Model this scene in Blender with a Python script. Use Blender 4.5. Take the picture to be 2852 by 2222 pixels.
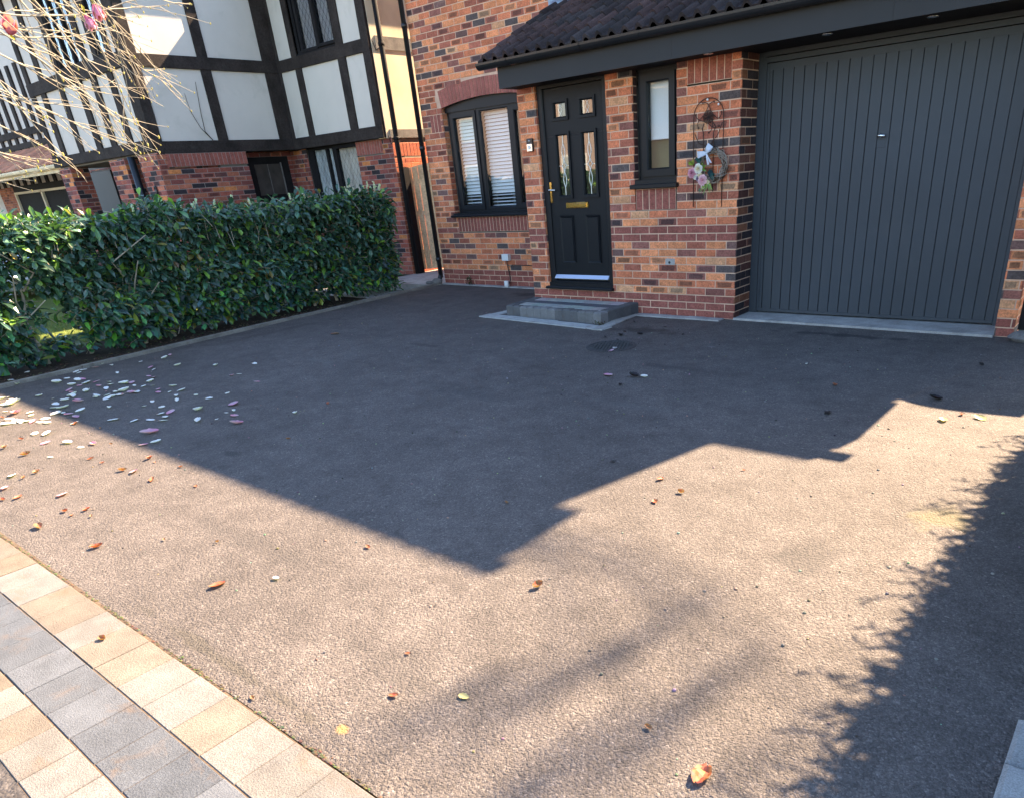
import bpy, math, random
from mathutils import Vector, Matrix, Euler, noise as mnoise
R0 = random.Random(7)
for o in list(bpy.data.objects): bpy.data.objects.remove(o, do_unlink=True)
sc = bpy.context.scene
col = sc.collection
pi = math.pi

# ------------------------------------------------------------------ camera
cam = bpy.data.cameras.new('camera'); co = bpy.data.objects.new('camera', cam); col.objects.link(co)
right = Vector((0.78710225, 0.61300091, -0.06855601)); down = Vector((0.23270557, -0.39803725, -0.88736377)); fwd = Vector((-0.57124265, 0.68249266, -0.45594475))
mw = Matrix((right, -down, -fwd)).transposed().to_4x4(); mw.translation = Vector((3.39104607, -6.86122391, 1.46937775))
co.matrix_world = mw
cam.sensor_fit = 'HORIZONTAL'; cam.sensor_width = 36.0
cam.lens = 1973.1287 / 2852 * 36.0
cam.shift_x = -175.04 / 2852; cam.shift_y = 380.13 / 2852
cam.clip_start = 0.05; cam.clip_end = 1500
sc.camera = co
# ------------------------------------------------------------------ light
SX, SY = -0.25, -1.12                       # shadow displacement per metre of height
tosun = Vector((-SX, -SY, 1)).normalized()
elev = math.asin(tosun.z); azim = math.atan2(tosun.x, tosun.y)
w = bpy.data.worlds.new('World'); sc.world = w; w.use_nodes = True
nt = w.node_tree; bg = nt.nodes['Background']
sky = nt.nodes.new('ShaderNodeTexSky'); sky.sky_type = 'NISHITA'; sky.sun_disc = False
sky.sun_elevation = elev; sky.sun_rotation = azim; sky.air_density = 1.0; sky.dust_density = 0.5; sky.ozone_density = 1.6
nt.links.new(sky.outputs[0], bg.inputs[0]); bg.inputs[1].default_value = 0.085
sl = bpy.data.lights.new('sun', 'SUN'); sl.energy = 5.0; sl.angle = math.radians(0.53); sl.color = (1.0, 0.74, 0.49)
so = bpy.data.objects.new('sun', sl); col.objects.link(so); so.rotation_euler = (-tosun).to_track_quat('-Z', 'Y').to_euler()
sc.view_settings.view_transform = 'Standard'; sc.view_settings.look = 'None'; sc.view_settings.gamma = 1
sc.view_settings.use_curve_mapping = False
sc.view_settings.exposure = 2.82

# ------------------------------------------------------------------ materials
def newmat(n):
    m = bpy.data.materials.new(n); m.use_nodes = True
    t = m.node_tree; b = t.nodes['Principled BSDF']
    return m, t, b
def N(t, kind, **kw):
    n = t.nodes.new('ShaderNode' + kind)
    for k, v in kw.items():
        if k in n.inputs.keys(): n.inputs[k].default_value = v
        else: setattr(n, k, v)
    return n
def mixc(t, fac, a, b, mode='MIX'):
    n = t.nodes.new('ShaderNodeMix'); n.data_type = 'RGBA'; n.blend_type = mode
    for sock, v in ((n.inputs[0], fac), (n.inputs[6], a), (n.inputs[7], b)):
        if hasattr(v, 'is_linked'): t.links.new(v, sock)
        else: sock.default_value = v if not isinstance(v, tuple) else (v + (1,) if len(v) == 3 else v)
    return n.outputs[2]
def ramp(t, src, stops):
    r = t.nodes.new('ShaderNodeValToRGB'); t.links.new(src, r.inputs[0])
    e = r.color_ramp.elements
    while len(e) > 2: e.remove(e[-1])
    for i, (p, c) in enumerate(stops):
        if i < 2: e[i].position = p
        else: e.new(p)
        v = c if isinstance(c, tuple) else (c, c, c)
        e[i].color = v + (1,)
    return r.outputs[0]
def gray(v): return (v, v, v)
def mat(name, c=(.5, .5, .5), rough=.6, attr=False, var=(6, .15), fine=None, bump=(60, .15), metal=0, spec=.5, stain=None):
    """principled with large-scale value mottling, optional fine speckle, bump; base colour constant or from the Col attribute"""
    m, t, b = newmat(name)
    tc = N(t, 'TexCoord'); o = tc.outputs['Object']
    if attr:
        base = N(t, 'Attribute', attribute_name='Col').outputs['Color']
    else:
        rgb = N(t, 'RGB'); rgb.outputs[0].default_value = c + (1,); base = rgb.outputs[0]
    if var:
        n1 = N(t, 'TexNoise', Scale=var[0], Detail=5.0, Roughness=.6); t.links.new(o, n1.inputs['Vector'])
        base = mixc(t, 1.0, base, ramp(t, n1.outputs[0], [(.3, 1 - var[1]), (.7, 1 + var[1])]), 'MULTIPLY')
    if fine:
        n2 = N(t, 'TexNoise', Scale=fine[0], Detail=3.0, Roughness=.7); t.links.new(o, n2.inputs['Vector'])
        base = mixc(t, 1.0, base, ramp(t, n2.outputs[0], [(.32, 1 - fine[1]), (.68, 1 + fine[1])]), 'MULTIPLY')
    if stain:
        n3 = N(t, 'TexNoise', Scale=stain[0], Detail=6.0, Roughness=.65, Distortion=.6); t.links.new(o, n3.inputs['Vector'])
        base = mixc(t, ramp(t, n3.outputs[0], [(stain[2], 0.0), (stain[2] + .22, stain[3])]), base, stain[1])
    t.links.new(base, b.inputs['Base Color'])
    b.inputs['Roughness'].default_value = rough; b.inputs['Metallic'].default_value = metal
    b.inputs['Specular IOR Level'].default_value = spec
    if bump:
        n4 = N(t, 'TexNoise', Scale=bump[0], Detail=4.0, Roughness=.65); t.links.new(o, n4.inputs['Vector'])
        bp = N(t, 'Bump', Strength=bump[1], Distance=.01); t.links.new(n4.outputs[0], bp.inputs['Height']); t.links.new(bp.outputs[0], b.inputs['Normal'])
    return m
M = {}
M['brick'] = mat('brick', attr=True, rough=.85, var=(11, .22), fine=(60, .30), bump=(130, .35), spec=.25, stain=(28, (.05, .035, .035), .66, .55))
M['mortar'] = mat('mortar', (.62, .41, .29), rough=.95, var=(4, .22), bump=(200, .3), spec=.1)
M['mortar_grey'] = mat('mortar grey', (.30, .235, .21), rough=.95, var=(4, .22), bump=(200, .3), spec=.1)
M['upvc'] = mat('dark grey upvc', (.0075, .008, .010), rough=.45, var=(3, .1), bump=(40, .03), spec=.28)
M['upvc_grain'] = mat('wood grained dark door skin', (.006, .007, .009), rough=.5, var=(3, .12), bump=(35, .12), spec=.25)
M['fascia'] = mat('painted dark fascia board', (.0155, .0155, .0165), rough=.7, var=(1.5, .15), bump=(90, .08), stain=(3, (.018, .019, .02), .55, .5))
M['garage'] = mat('slate grey garage paint', (.033, .041, .051), rough=.6, var=(1.2, .12), bump=(140, .06), stain=(2.2, (.045, .052, .060), .54, .5))
M['black_plastic'] = mat('black plastic', (.012, .013, .015), rough=.35, var=(3, .1), bump=None)
M['tile'] = mat('concrete roof tile', attr=True, rough=.9, var=(7, .25), fine=(70, .35), bump=(90, .6), spec=.2, stain=(9, (.02, .018, .016), .52, .8))
M['lead'] = mat('lead flashing', (.20, .27, .36), rough=.45, var=(5, .3), bump=(9, .7), metal=.35)
M['render'] = mat('white painted render', (.60, .56, .50), rough=.9, var=(1.3, .05), bump=(45, .12), spec=.2, stain=(1.7, (.36, .36, .29), .56, .5))
M['render_cream'] = mat('cream rendered wall', (.70, .61, .44), rough=.9, var=(2, .12), bump=(45, .12), spec=.2)
M['timber'] = mat('dark stained timber', (.036, .029, .026), rough=.85, var=(4, .4), fine=(40, .3), bump=(45, .5), spec=.15, stain=(6, (.075, .068, .06), .58, .6))
M['timber_black'] = mat('black timber', (.012, .011, .012), rough=.8, var=(5, .3), bump=(70, .3), spec=.2)
M['concrete'] = mat('pale concrete', (.36, .35, .33), rough=.95, var=(5, .22), fine=(120, .2), bump=(160, .4), spec=.15, stain=(4, (.12, .115, .10), .55, .6))
M['paver'] = mat('block paving', attr=True, rough=.92, var=(9, .16), fine=(190, .27), bump=(190, .6), spec=.2, stain=(7, (.145, .098, .062), .56, .6))
M['bark'] = mat('twig bark', (.36, .315, .235), rough=.85, var=(9, .3), bump=(80, .4), spec=.2)
M['bark_dark'] = mat('dark bark', (.07, .05, .035), rough=.9, var=(9, .3), bump=(60, .5), spec=.2)
M['bud'] = mat('yellow green buds', (.34, .29, .06), rough=.6, var=(20, .3), bump=None)
M['petal'] = mat('flower petal', attr=True, rough=.6, var=(40, .12), bump=(90, .2), spec=.3)
M['grass'] = mat('grass blades', attr=True, rough=.6, var=None, bump=None, spec=.3)
M['lawn'] = mat('lawn soil', (.10, .13, .03), rough=.95, var=(2, .25), fine=(60, .4), bump=(80, .5), spec=.1)
M['soil'] = mat('dark soil', (.035, .026, .019), rough=1, var=(6, .3), fine=(60, .5), bump=(40, 1.0), spec=.1)
M['fence'] = mat('weathered timber boards', (.74, .60, .36), rough=.85, var=(4, .25), fine=(30, .2), bump=(50, .3), spec=.2)
M['brass'] = mat('polished brass', (.80, .56, .22), rough=.18, var=None, bump=None, metal=1)
M['chrome'] = mat('satin chrome', (.72, .73, .75), rough=.2, var=None, bump=None, metal=1)
M['white_plastic'] = mat('white plastic', (.72, .72, .70), rough=.4, var=(9, .06), bump=None)
M['alu'] = mat('pale weather strip', (.50, .56, .72), rough=.35, var=None, bump=None, metal=.3)
M['blind'] = mat('white blind slats', (.80, .81, .84), rough=.6, var=None, bump=None)
M['curtain'] = mat('pale curtain', (.55, .50, .46), rough=.9, var=(3, .2), bump=None)
M['curtain_grey'] = mat('grey curtain', (.45, .47, .50), rough=.9, var=(3, .2), bump=None)
M['room'] = mat('dim room wall', (.16, .15, .13), rough=.9, var=None, bump=None)
M['olive_room'] = mat('olive green wall inside', (.20, .20, .11), rough=.9, var=(2, .15), bump=None)
M['wicker'] = mat('grey wicker', (.30, .25, .205), rough=.8, var=(30, .3), bump=None)
M['rust'] = mat('rusty wire', (.045, .022, .016), rough=.7, var=(30, .3), bump=None, metal=.3)
M['ribbon'] = mat('pale blue grey ribbon', (.50, .54, .62), rough=.6, var=(30, .1), bump=(200, .1))
M['iron'] = mat('cast iron', (.05, .05, .05), rough=.7, var=(20, .3), bump=(90, .4), metal=.3)
M['stone'] = mat('grey stone', (.16, .15, .14), rough=.95, var=(9, .25), fine=(90, .2), bump=(60, .5))
M['leadcame'] = mat('silver lead came', (.80, .80, .74), rough=.4, var=None, bump=None, metal=.2)
M['car_paint'] = mat('white car paint', (.74, .74, .77), rough=.15, var=None, bump=None)
M['tyre'] = mat('tyre rubber', (.02, .02, .02), rough=.8, var=None, bump=None)
M['terracotta'] = mat('sunlit clay tile', attr=True, rough=.85, var=(5, .15), bump=(60, .3))
M['kerbstone'] = mat('weathered kerb', (.20, .185, .155), rough=.95, var=(4, .3), fine=(90, .25), bump=(120, .5), stain=(5, (.07, .06, .045), .50, .7))
M['sand'] = mat('joint sand', (.085, .06, .04), rough=1, var=(8, .3), fine=(90, .4), bump=None)
M['gravel'] = mat('far ground', (.11, .12, .06), rough=1, var=(.3, .3), bump=None)

def leafmat(name, rough=.32, trans=.25):
    m, t, b = newmat(name)
    a = N(t, 'Attribute', attribute_name='Col')
    t.links.new(a.outputs['Color'], b.inputs['Base Color']); b.inputs['Roughness'].default_value = rough
    tr = N(t, 'BsdfTranslucent'); t.links.new(mixc(t, 1.0, a.outputs['Color'], (1.5, 1.7, .5), 'MULTIPLY'), tr.inputs['Color'])
    mx = N(t, 'MixShader'); mx.inputs[0].default_value = trans
    t.links.new(b.outputs[0], mx.inputs[1]); t.links.new(tr.outputs[0], mx.inputs[2])
    t.links.new(mx.outputs[0], t.nodes['Material Output'].inputs[0])
    return m
M['leaf'] = leafmat('laurel leaf', .27, .22); M['conifer'] = leafmat('conifer spray', .6, .15); M['petal'] = leafmat('flower petal', .55, .22)
def pt(m): return m
def glassmat(name, tint=(.92, .94, .93), boost=.10):
    m, t, b = newmat(name); t.nodes.remove(b)
    tr = N(t, 'BsdfTransparent'); tr.inputs[0].default_value = tint + (1,)
    gl = N(t, 'BsdfGlossy'); gl.inputs['Roughness'].default_value = .015; gl.inputs[0].default_value = (1, 1, 1, 1)
    fr = N(t, 'Fresnel', IOR=1.5)
    ad = N(t, 'Math', operation='ADD'); t.links.new(fr.outputs[0], ad.inputs[0]); ad.inputs[1].default_value = boost; ad.use_clamp = True
    ge = N(t, 'NewGeometry'); iv = N(t, 'Math', operation='SUBTRACT'); iv.inputs[0].default_value = 1.0; t.links.new(ge.outputs['Backfacing'], iv.inputs[1]); ml = N(t, 'Math', operation='MULTIPLY'); t.links.new(ad.outputs[0], ml.inputs[0]); t.links.new(iv.outputs[0], ml.inputs[1])
    mx = N(t, 'MixShader'); t.links.new(ml.outputs[0], mx.inputs[0]); t.links.new(tr.outputs[0], mx.inputs[1]); t.links.new(gl.outputs[0], mx.inputs[2])
    t.links.new(mx.outputs[0], t.nodes['Material Output'].inputs[0]); return m
M['glass'] = glassmat('window glass', (.95, .96, .95), .03); M['glass_dark'] = glassmat('reflective window glass', (.6, .65, .7), .30)
M['glass_door'] = glassmat('leaded door glass', (.75, .75, .7), .08)
M['pane_brown'] = mat('dim door glass', (.05, .042, .036), rough=.35, var=(5, .5), bump=None)
M['frost'] = mat('obscured glass', (.36, .37, .24), rough=.3, var=(3, .12), bump=(120, .1))

def asphaltmat(name, chip, tone, stains):
    m, t, b = newmat(name)
    tc = N(t, 'TexCoord'); o = tc.outputs['Object']
    v = N(t, 'TexVoronoi', Scale=chip); t.links.new(o, v.inputs['Vector'])
    v2 = N(t, 'TexVoronoi', Scale=chip * .42); t.links.new(o, v2.inputs['Vector'])
    sepc = N(t, 'SeparateColor'); t.links.new(v.outputs['Color'], sepc.inputs[0])
    base = ramp(t, sepc.outputs[0], [(0.0, tuple(.70 * x for x in tone)), (.55, tone), (.88, tuple(1.25 * x for x in tone)), (1.0, tuple(1.7 * x for x in tone))])
    n1 = N(t, 'TexNoise', Scale=.9, Detail=7.0, Roughness=.62); t.links.new(o, n1.inputs['Vector'])
    base = mixc(t, 1.0, base, ramp(t, n1.outputs[0], [(.3, .80), (.7, 1.18)]), 'MULTIPLY')
    n2 = N(t, 'TexNoise', Scale=5.0, Detail=8.0, Roughness=.72); t.links.new(o, n2.inputs['Vector'])
    base = mixc(t, 1.0, base, ramp(t, n2.outputs[0], [(.3, .72), (.7, 1.28)]), 'MULTIPLY')
    sp2 = N(t, 'SeparateColor'); t.links.new(v2.outputs['Color'], sp2.inputs[0]); base = mixc(t, 1.0, base, ramp(t, sp2.outputs[1], [(.0, .80), (.5, 1.0), (.92, 1.08), (1.0, 1.5)]), 'MULTIPLY')
    for (cx, cy, rx, ry, c, s) in stains:
        mp = N(t, 'Mapping'); mp.inputs['Location'].default_value = (-cx / rx, -cy / ry, 0); mp.inputs['Scale'].default_value = (1 / rx, 1 / ry, 0)
        t.links.new(o, mp.inputs['Vector'])
        ln = N(t, 'VectorMath', operation='LENGTH'); t.links.new(mp.outputs[0], ln.inputs[0])
        ns = N(t, 'TexNoise', Scale=7.0, Detail=4.0); t.links.new(o, ns.inputs['Vector'])
        ad = N(t, 'Math', operation='MULTIPLY_ADD'); t.links.new(ns.outputs[0], ad.inputs[0]); ad.inputs[1].default_value = 1.1; t.links.new(ln.outputs['Value'], ad.inputs[2])
        base = mixc(t, ramp(t, ad.outputs[0], [(.75, s), (1.5, 0.0)]), base, c)
    t.links.new(base, b.inputs['Base Color'])
    b.inputs['Roughness'].default_value = .8; b.inputs['Specular IOR Level'].default_value = .35
    bn = N(t, 'Bump', Strength=.75, Distance=.0045, invert=True); t.links.new(v.outputs['Distance'], bn.inputs['Height'])
    b2 = N(t, 'Bump', Strength=.5, Distance=.008, invert=True); t.links.new(v2.outputs['Distance'], b2.inputs['Height']); t.links.new(bn.outputs[0], b2.inputs['Normal'])
    t.links.new(b2.outputs[0], b.inputs['Normal'])
    return m
M['asphalt'] = asphaltmat('tarmac', 215, (.091, .080, .074), [
    (2.84, -3.69, .30, .35, (.17, .15, .05), .32), (2.5, -4.34, .35, .45, (.045, .042, .04), .55), (1.72, -6.05, .07, .05, (.40, .22, .07), .8),
    (-1.14, -4.88, .35, .10, (.03, .028, .027), .6), (-.6, -.75, 1.0, .30, (.028, .025, .022), .75), (-.52, -1.45, .50, .33, (.04, .036, .026), .7),
    (1.3, -.35, 1.5, .16, (.024, .024, .025), .75), (-3.4, .75, .9, .30, (.026, .024, .023), .7), (-2.4, -2.1, .6, .12, (.036, .033, .032), .5),
    (-2.9, -1.6, .5, .2, (.10, .095, .09), .35), (.4, -1.9, .9, .15, (.035, .033, .033), .5), (.35, -1.15, .15, .06, (.17, .165, .16), .6), (-2.9, -3.0, .8, .12, (.12, .115, .11), .4), (-.6, -3.2, .9, .25, (.05, .05, .05), .4), (.6, -2.9, 1.1, .12, (.11, .105, .10), .3), (.2, -5.5, 1.2, .16, (.055, .05, .047), .45), (1.6, -5.75, .9, .2, (.05, .045, .042), .45), (-2.4, -6.05, 1.2, .12, (.045, .042, .035), .5), (1.0, -6.08, 1.5, .07, (.05, .045, .035), .6), (-4.6, -3.6, .9, .15, (.06, .052, .045), .5), (-4.9, -2.2, .22, 2.2, (.055, .048, .04), .5)])
M['road'] = asphaltmat('road tarmac', 110, (.052, .048, .047), [])

# ------------------------------------------------------------------ mesh builder
class MB:
    def __init__(s): s.v = []; s.f = []; s.m = []; s.c = []
    def face(s, pts, m=0, c=(1, 1, 1)):
        i = len(s.v); s.v.extend([tuple(p) for p in pts]); s.f.append(tuple(range(i, i + len(pts)))); s.m.append(m); s.c.append(c)
    def faces(s, verts, faces, m=0, c=(1, 1, 1)):
        i = len(s.v); s.v.extend([tuple(p) for p in verts])
        for f in faces: s.f.append(tuple(i + k for k in f)); s.m.append(m); s.c.append(c)
    def box(s, a, b, m=0, c=(1, 1, 1), mx=None, ch=0):
        x0, y0, z0 = a; x1, y1, z1 = b
        if ch:
            V = []; 
            for z, k in ((z0, ch), (z0 + ch, 0), (z1 - ch, 0), (z1, ch)):
                V += [(x0 + k, y0 + k, z), (x1 - k, y0 + k, z), (x1 - k, y1 - k, z), (x0 + k, y1 - k, z)]
            F = [(3, 2, 1, 0), (12, 13, 14, 15)]
            for r in range(3):
                for k in range(4): F.append((r * 4 + k, r * 4 + (k + 1) % 4, r * 4 + 4 + (k + 1) % 4, r * 4 + 4 + k))
        else:
            V = [(x0, y0, z0), (x1, y0, z0), (x1, y1, z0), (x0, y1, z0), (x0, y0, z1), (x1, y0, z1), (x1, y1, z1), (x0, y1, z1)]
            F = [(3, 2, 1, 0), (4, 5, 6, 7), (0, 1, 5, 4), (1, 2, 6, 5), (2, 3, 7, 6), (3, 0, 4, 7)]
        if mx: V = [mx @ Vector(v) for v in V]
        s.faces(V, F, m, c)
    def prism(s, poly, d, m=0, c=(1, 1, 1)):          # polygon (3d points) extruded by vector d
        n = len(poly); P = [Vector(p) for p in poly]; Q = [p + Vector(d) for p in P]
        s.faces(P + Q, [tuple(range(n))[::-1], tuple(range(n, 2 * n))] + [(k, (k + 1) % n, n + (k + 1) % n, n + k) for k in range(n)], m, c)
    def tube(s, path, r, n=6, m=0, c=(1, 1, 1), cap=True):
        P = [Vector(p) for p in path]; k = len(P); rs = r if isinstance(r, (list, tuple)) else [r] * k
        V = []; up = Vector((.13, .27, .95))
        for i, p in enumerate(P):
            d = (P[min(i + 1, k - 1)] - P[max(i - 1, 0)])
            d = d.normalized() if d.length > 1e-9 else Vector((0, 0, 1))
            a = d.cross(up); a = a.normalized() if a.length > .05 else d.cross(Vector((1, 0, 0))).normalized()
            b = d.cross(a)
            for j in range(n):
                t = 2 * pi * j / n; V.append(p + (a * math.cos(t) + b * math.sin(t)) * rs[i])
        F = [(i * n + j, i * n + (j + 1) % n, (i + 1) * n + (j + 1) % n, (i + 1) * n + j) for i in range(k - 1) for j in range(n)]
        if cap: F += [tuple(range(n))[::-1], tuple(range((k - 1) * n, k * n))]
        s.faces(V, F, m, c)
    def lathe(s, prof, o, ax='z', n=24, m=0, c=(1, 1, 1)):
        V = []; o = Vector(o)
        for r, h in prof:
            for j in range(n):
                t = 2 * pi * j / n; x, y = r * math.cos(t), r * math.sin(t)
                V.append(o + (Vector((x, y, h)) if ax == 'z' else Vector((x, h, y)) if ax == 'y' else Vector((h, x, y))))
        k = len(prof)
        F = [(i * n + j, i * n + (j + 1) % n, (i + 1) * n + (j + 1) % n, (i + 1) * n + j) for i in range(k - 1) for j in range(n)]
        F += [tuple(range(n))[::-1], tuple(range((k - 1) * n, k * n))]
        s.faces(V, F, m, c)
    def blob(s, c0, r, m=0, c=(1, 1, 1), n=6, k=4, sc3=(1, 1, 1), jit=0.0, rnd=R0):
        V = [];c0 = Vector(c0)
        for i in range(k + 1):
            th = pi * i / k
            for j in range(n):
                ph = 2 * pi * j / n; q = 1 + jit * rnd.uniform(-1, 1)
                V.append(c0 + Vector((r * q * math.sin(th) * math.cos(ph) * sc3[0], r * q * math.sin(th) * math.sin(ph) * sc3[1], r * math.cos(th) * sc3[2])))
        F = [(i * n + j, i * n + (j + 1) % n, (i + 1) * n + (j + 1) % n, (i + 1) * n + j) for i in range(k) for j in range(n)]
        s.faces(V, F, m, c)
    def build(s, name, mats, parent=None, smooth=False, org=None):
        o0 = Vector(org) if org is not None else (ORG[parent.name] if parent else Vector((0, 0, 0)))
        me = bpy.data.meshes.new(name)
        me.from_pydata([tuple(Vector(v) - o0) for v in s.v], [], s.f)
        for k in (mats if isinstance(mats, (list, tuple)) else [mats]): me.materials.append(M[k])
        me.polygons.foreach_set('material_index', s.m)
        if smooth: me.polygons.foreach_set('use_smooth', [True] * len(s.f))
        if any(c != (1, 1, 1) for c in s.c):
            a = me.color_attributes.new('Col', 'FLOAT_COLOR', 'CORNER'); d = []
            for f, c in zip(s.f, s.c): d.extend((c[0], c[1], c[2], 1.0) * len(f))
            a.data.foreach_set('color', d)
        me.update()
        o = bpy.data.objects.new(name, me); col.objects.link(o)
        if parent: o.parent = parent
        else: o.location = o0
        ORG[o.name] = o0
        return o
ORG = {}
def tag(o, label=None, cat=None, group=None, kind=None):
    if label: o['label'] = label
    if cat: o['category'] = cat
    if group: o['group'] = group
    if kind: o['kind'] = kind
    return o
def thing(name, loc, label, cat, group=None):
    o = bpy.data.objects.new(name, None); o.empty_display_size = .1; o.location = loc; col.objects.link(o)
    ORG[o.name] = Vector(loc); return tag(o, label, cat, group)
def struct(o): o['kind'] = 'structure'; return o

# ------------------------------------------------------------------ brickwork
PAL = [((.66, .245, .110), 30), ((.55, .175, .085), 24), ((.37, .120, .075), 18), ((.25, .098, .075), 11), ((.16, .088, .075), 5), ((.10, .076, .070), 4), ((.62, .31, .16), 4)]
PALN = [((.36, .125, .075), 20), ((.27, .08, .056), 30), ((.20, .062, .052), 22), ((.12, .05, .045), 12), ((.035, .028, .032), 12), ((.46, .17, .06), 5)]
BAND = (.265, .088, .066)
def pick(rnd, pal):
    x = rnd.random() * sum(w for _, w in pal)
    for c, w_ in pal:
        x -= w_
        if x <= 0: break
    q = rnd.uniform(.82, 1.18); return tuple(k * q for k in c)
class Wall:
    """courses of separate bricks in front of a mortar sheet; (u, z) on a vertical plane"""
    def __init__(s, o, u, n, seed=1, pal=PAL, core=.10):
        s.o = Vector(o); s.u = Vector(u); s.n = Vector(n); s.mb = MB(); s.r = random.Random(seed); s.pal = pal; s.core = core
    def p(s, u, z, d=0): return s.o + s.u * u + Vector((0, 0, z)) + s.n * d
    def brick(s, u0, u1, z0, z1, c, proud=0.0, core=True):
        j = s.r.uniform(-.0012, .0014) + proud; e = .0035
        a, b = u0 + e, u1 - e; lo, hi = z0 + e, z1 - e
        V = [s.p(u0, z0, -.012), s.p(u1, z0, -.012), s.p(u1, z1, -.012), s.p(u0, z1, -.012),
             s.p(u0, z0, j - e), s.p(u1, z0, j - e), s.p(u1, z1, j - e), s.p(u0, z1, j - e),
             s.p(a, lo, j), s.p(b, lo, j), s.p(b, hi, j), s.p(a, hi, j)]
        F = [(8, 9, 10, 11)]
        dk = None
        if core and s.r.random() < .26 and u1 - u0 > .09 and min(c) > .05:
            m1, m2, m3, m4 = (s.r.uniform(.09, .19) for _ in range(4)); ww, hh = b - a, hi - lo
            V += [s.p(a + ww * m1, lo + hh * m2 * .8, j + .0006), s.p(b - ww * m3, lo + hh * m4 * .8, j + .0006), s.p(b - ww * m4 * .8, hi - hh * m1 * .8, j + .0006), s.p(a + ww * m2, hi - hh * m3 * .8, j + .0006)]; dk = (lambda k: (c[0] * k * .85, c[1] * k, c[2] * k * 1.15))(s.r.uniform(.38, .70))
            F = [(8, 9, 13, 12), (9, 10, 14, 13), (10, 11, 15, 14), (11, 8, 12, 15)]
        for r0 in (0, 4):
            for k in range(4): F.append((r0 + k, r0 + (k + 1) % 4, r0 + 4 + (k + 1) % 4, r0 + 4 + k))
        if s.u.cross(Vector((0, 0, 1))).dot(s.n) < 0: F = [f[::-1] for f in F]
        s.mb.faces(V, F, 0, c)
        if dk:
            n0 = len(s.mb.v); s.mb.f.append((n0 - 4, n0 - 3, n0 - 2, n0 - 1) if s.u.cross(Vector((0, 0, 1))).dot(s.n) > 0 else (n0 - 1, n0 - 2, n0 - 3, n0 - 4)); s.mb.m.append(0); s.mb.c.append(dk)
    def mort(s, u0, u1, z0, z1, d=-.0045):
        q = [s.p(u0, z0, d), s.p(u1, z0, d), s.p(u1, z1, d), s.p(u0, z1, d)]
        if s.u.cross(Vector((0, 0, 1))).dot(s.n) < 0: q = q[::-1]
        s.mb.face(q, 1)
    def fill(s, u0, u1, z0, z1, holes=(), hole_fn=None, bands=(), off=0.0, H=.075, L=.225, skip=None):
        k0 = round(z0 / H); k1 = int(math.ceil(z1 / H - 1e-6))
        for k in range(k0, k1):
            a, b = k * H, min((k + 1) * H, z1); zc = (a + b) / 2
            iv = [(u0, u1)]
            hs = [(h[0], h[1]) for h in holes if h[2] - .02 < zc < h[3] + .02]
            if hole_fn: hs += hole_fn(zc)
            for h0, h1 in hs:
                nv = []
                for p0, p1 in iv:
                    if h1 <= p0 or h0 >= p1: nv.append((p0, p1)); continue
                    if h0 - p0 > .012: nv.append((p0, h0))
                    if p1 - h1 > .012: nv.append((h1, p1))
                iv = nv
            band = any(b0 <= k < b1 for b0, b1 in bands)
            for p0, p1 in iv:
                s.mort(p0, p1, a, b)
                st = off + (L / 2 if k % 2 else 0)
                i = math.floor((p0 - st) / L)
                while st + i * L < p1 - .01:
                    x0 = max(st + i * L, p0 - .005); x1 = min(st + (i + 1) * L, p1 + .005); i += 1
                    if x1 - x0 < .03: continue
                    kq = s.r.uniform(.88, 1.12); c = tuple(q * kq for q in BAND) if band else pick(s.r, s.pal)
                    s.brick(x0 + .005, x1 - .005, a + .005, b - .005, c, 0.0, not band)
    def soldier(s, u0, u1, z0, z1, pitch=.075, c=BAND):
        n = max(1, round((u1 - u0) / pitch)); w_ = (u1 - u0) / n
        s.mort(u0, u1, z0, z1)
        for i in range(n): kq = s.r.uniform(.88, 1.15); s.brick(u0 + i * w_ + .005, u0 + (i + 1) * w_ - .005, z0 + .004, z1 - .004, tuple(q * kq for q in c), 0.0, False)
    def build(s, name, parent, mortar='mortar'): return s.mb.build(name, ['brick', mortar], parent)

# ================================================================== SETTING
g = MB(); g.face([(-400, -400, -.16), (400, -400, -.16), (400, 400, -.16), (-400, 400, -.16)]); struct(g.build('ground', 'gravel'))
g = MB(); g.face([(-5.74, 1.30, 0), (-5.10, -5.2, 0), (-5.00, -6.18, 0), (3.60, -6.155, 0), (3.60, .02, 0), (2.5, .02, 0), (2.5, .05, 0), (0, .05, 0), (0, .02, 0), (-2.7, .02, 0), (-2.7, 1.30, 0)]); struct(g.build('driveway', 'asphalt'))
g = MB(); g.box((-60, -16, -.15), (60, -6.736, .0025)); struct(g.build('road', 'road'))
g = MB(); g.box((-60, -19, -.15), (60, -16, .05)); struct(g.build('pavement', 'concrete'))
# block paving rows: cream, grey, cream
pv = MB(); rp = random.Random(3)
def prow(y0, y1, cols, off, pitch=.196, x0=-5.6, x1=3.7):
    # the rows climb very slightly towards +x
    i = 0; x = x0 + off
    while x < x1:
        wd = pitch * rp.uniform(.97, 1.03); sk = .008 * (x - 1)
        c = rp.choice(cols); q = rp.uniform(.88, 1.1); c = tuple(k * q for k in c)
        dz = rp.uniform(-.0015, .0015)
        pv.box((x + .0015, y0 + .0015 + sk, -.05), (x + wd - .0015, y1 - .0015 + sk, .005 + dz), 0, c, ch=.0022); x += wd
CRM = [(.150, .146, .140), (.154, .149, .141), (.152, .134, .114), (.146, .124, .100), (.158, .154, .150)]; GRY = [(.078, .090, .108), (.088, .100, .118), (.094, .106, .124)]
prow(-6.372, -6.172, CRM, .0); prow(-6.572, -6.374, GRY, .13); prow(-6.735, -6.574, CRM, .055, .19)
struct(pv.build('paving_border', 'paver'))
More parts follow.
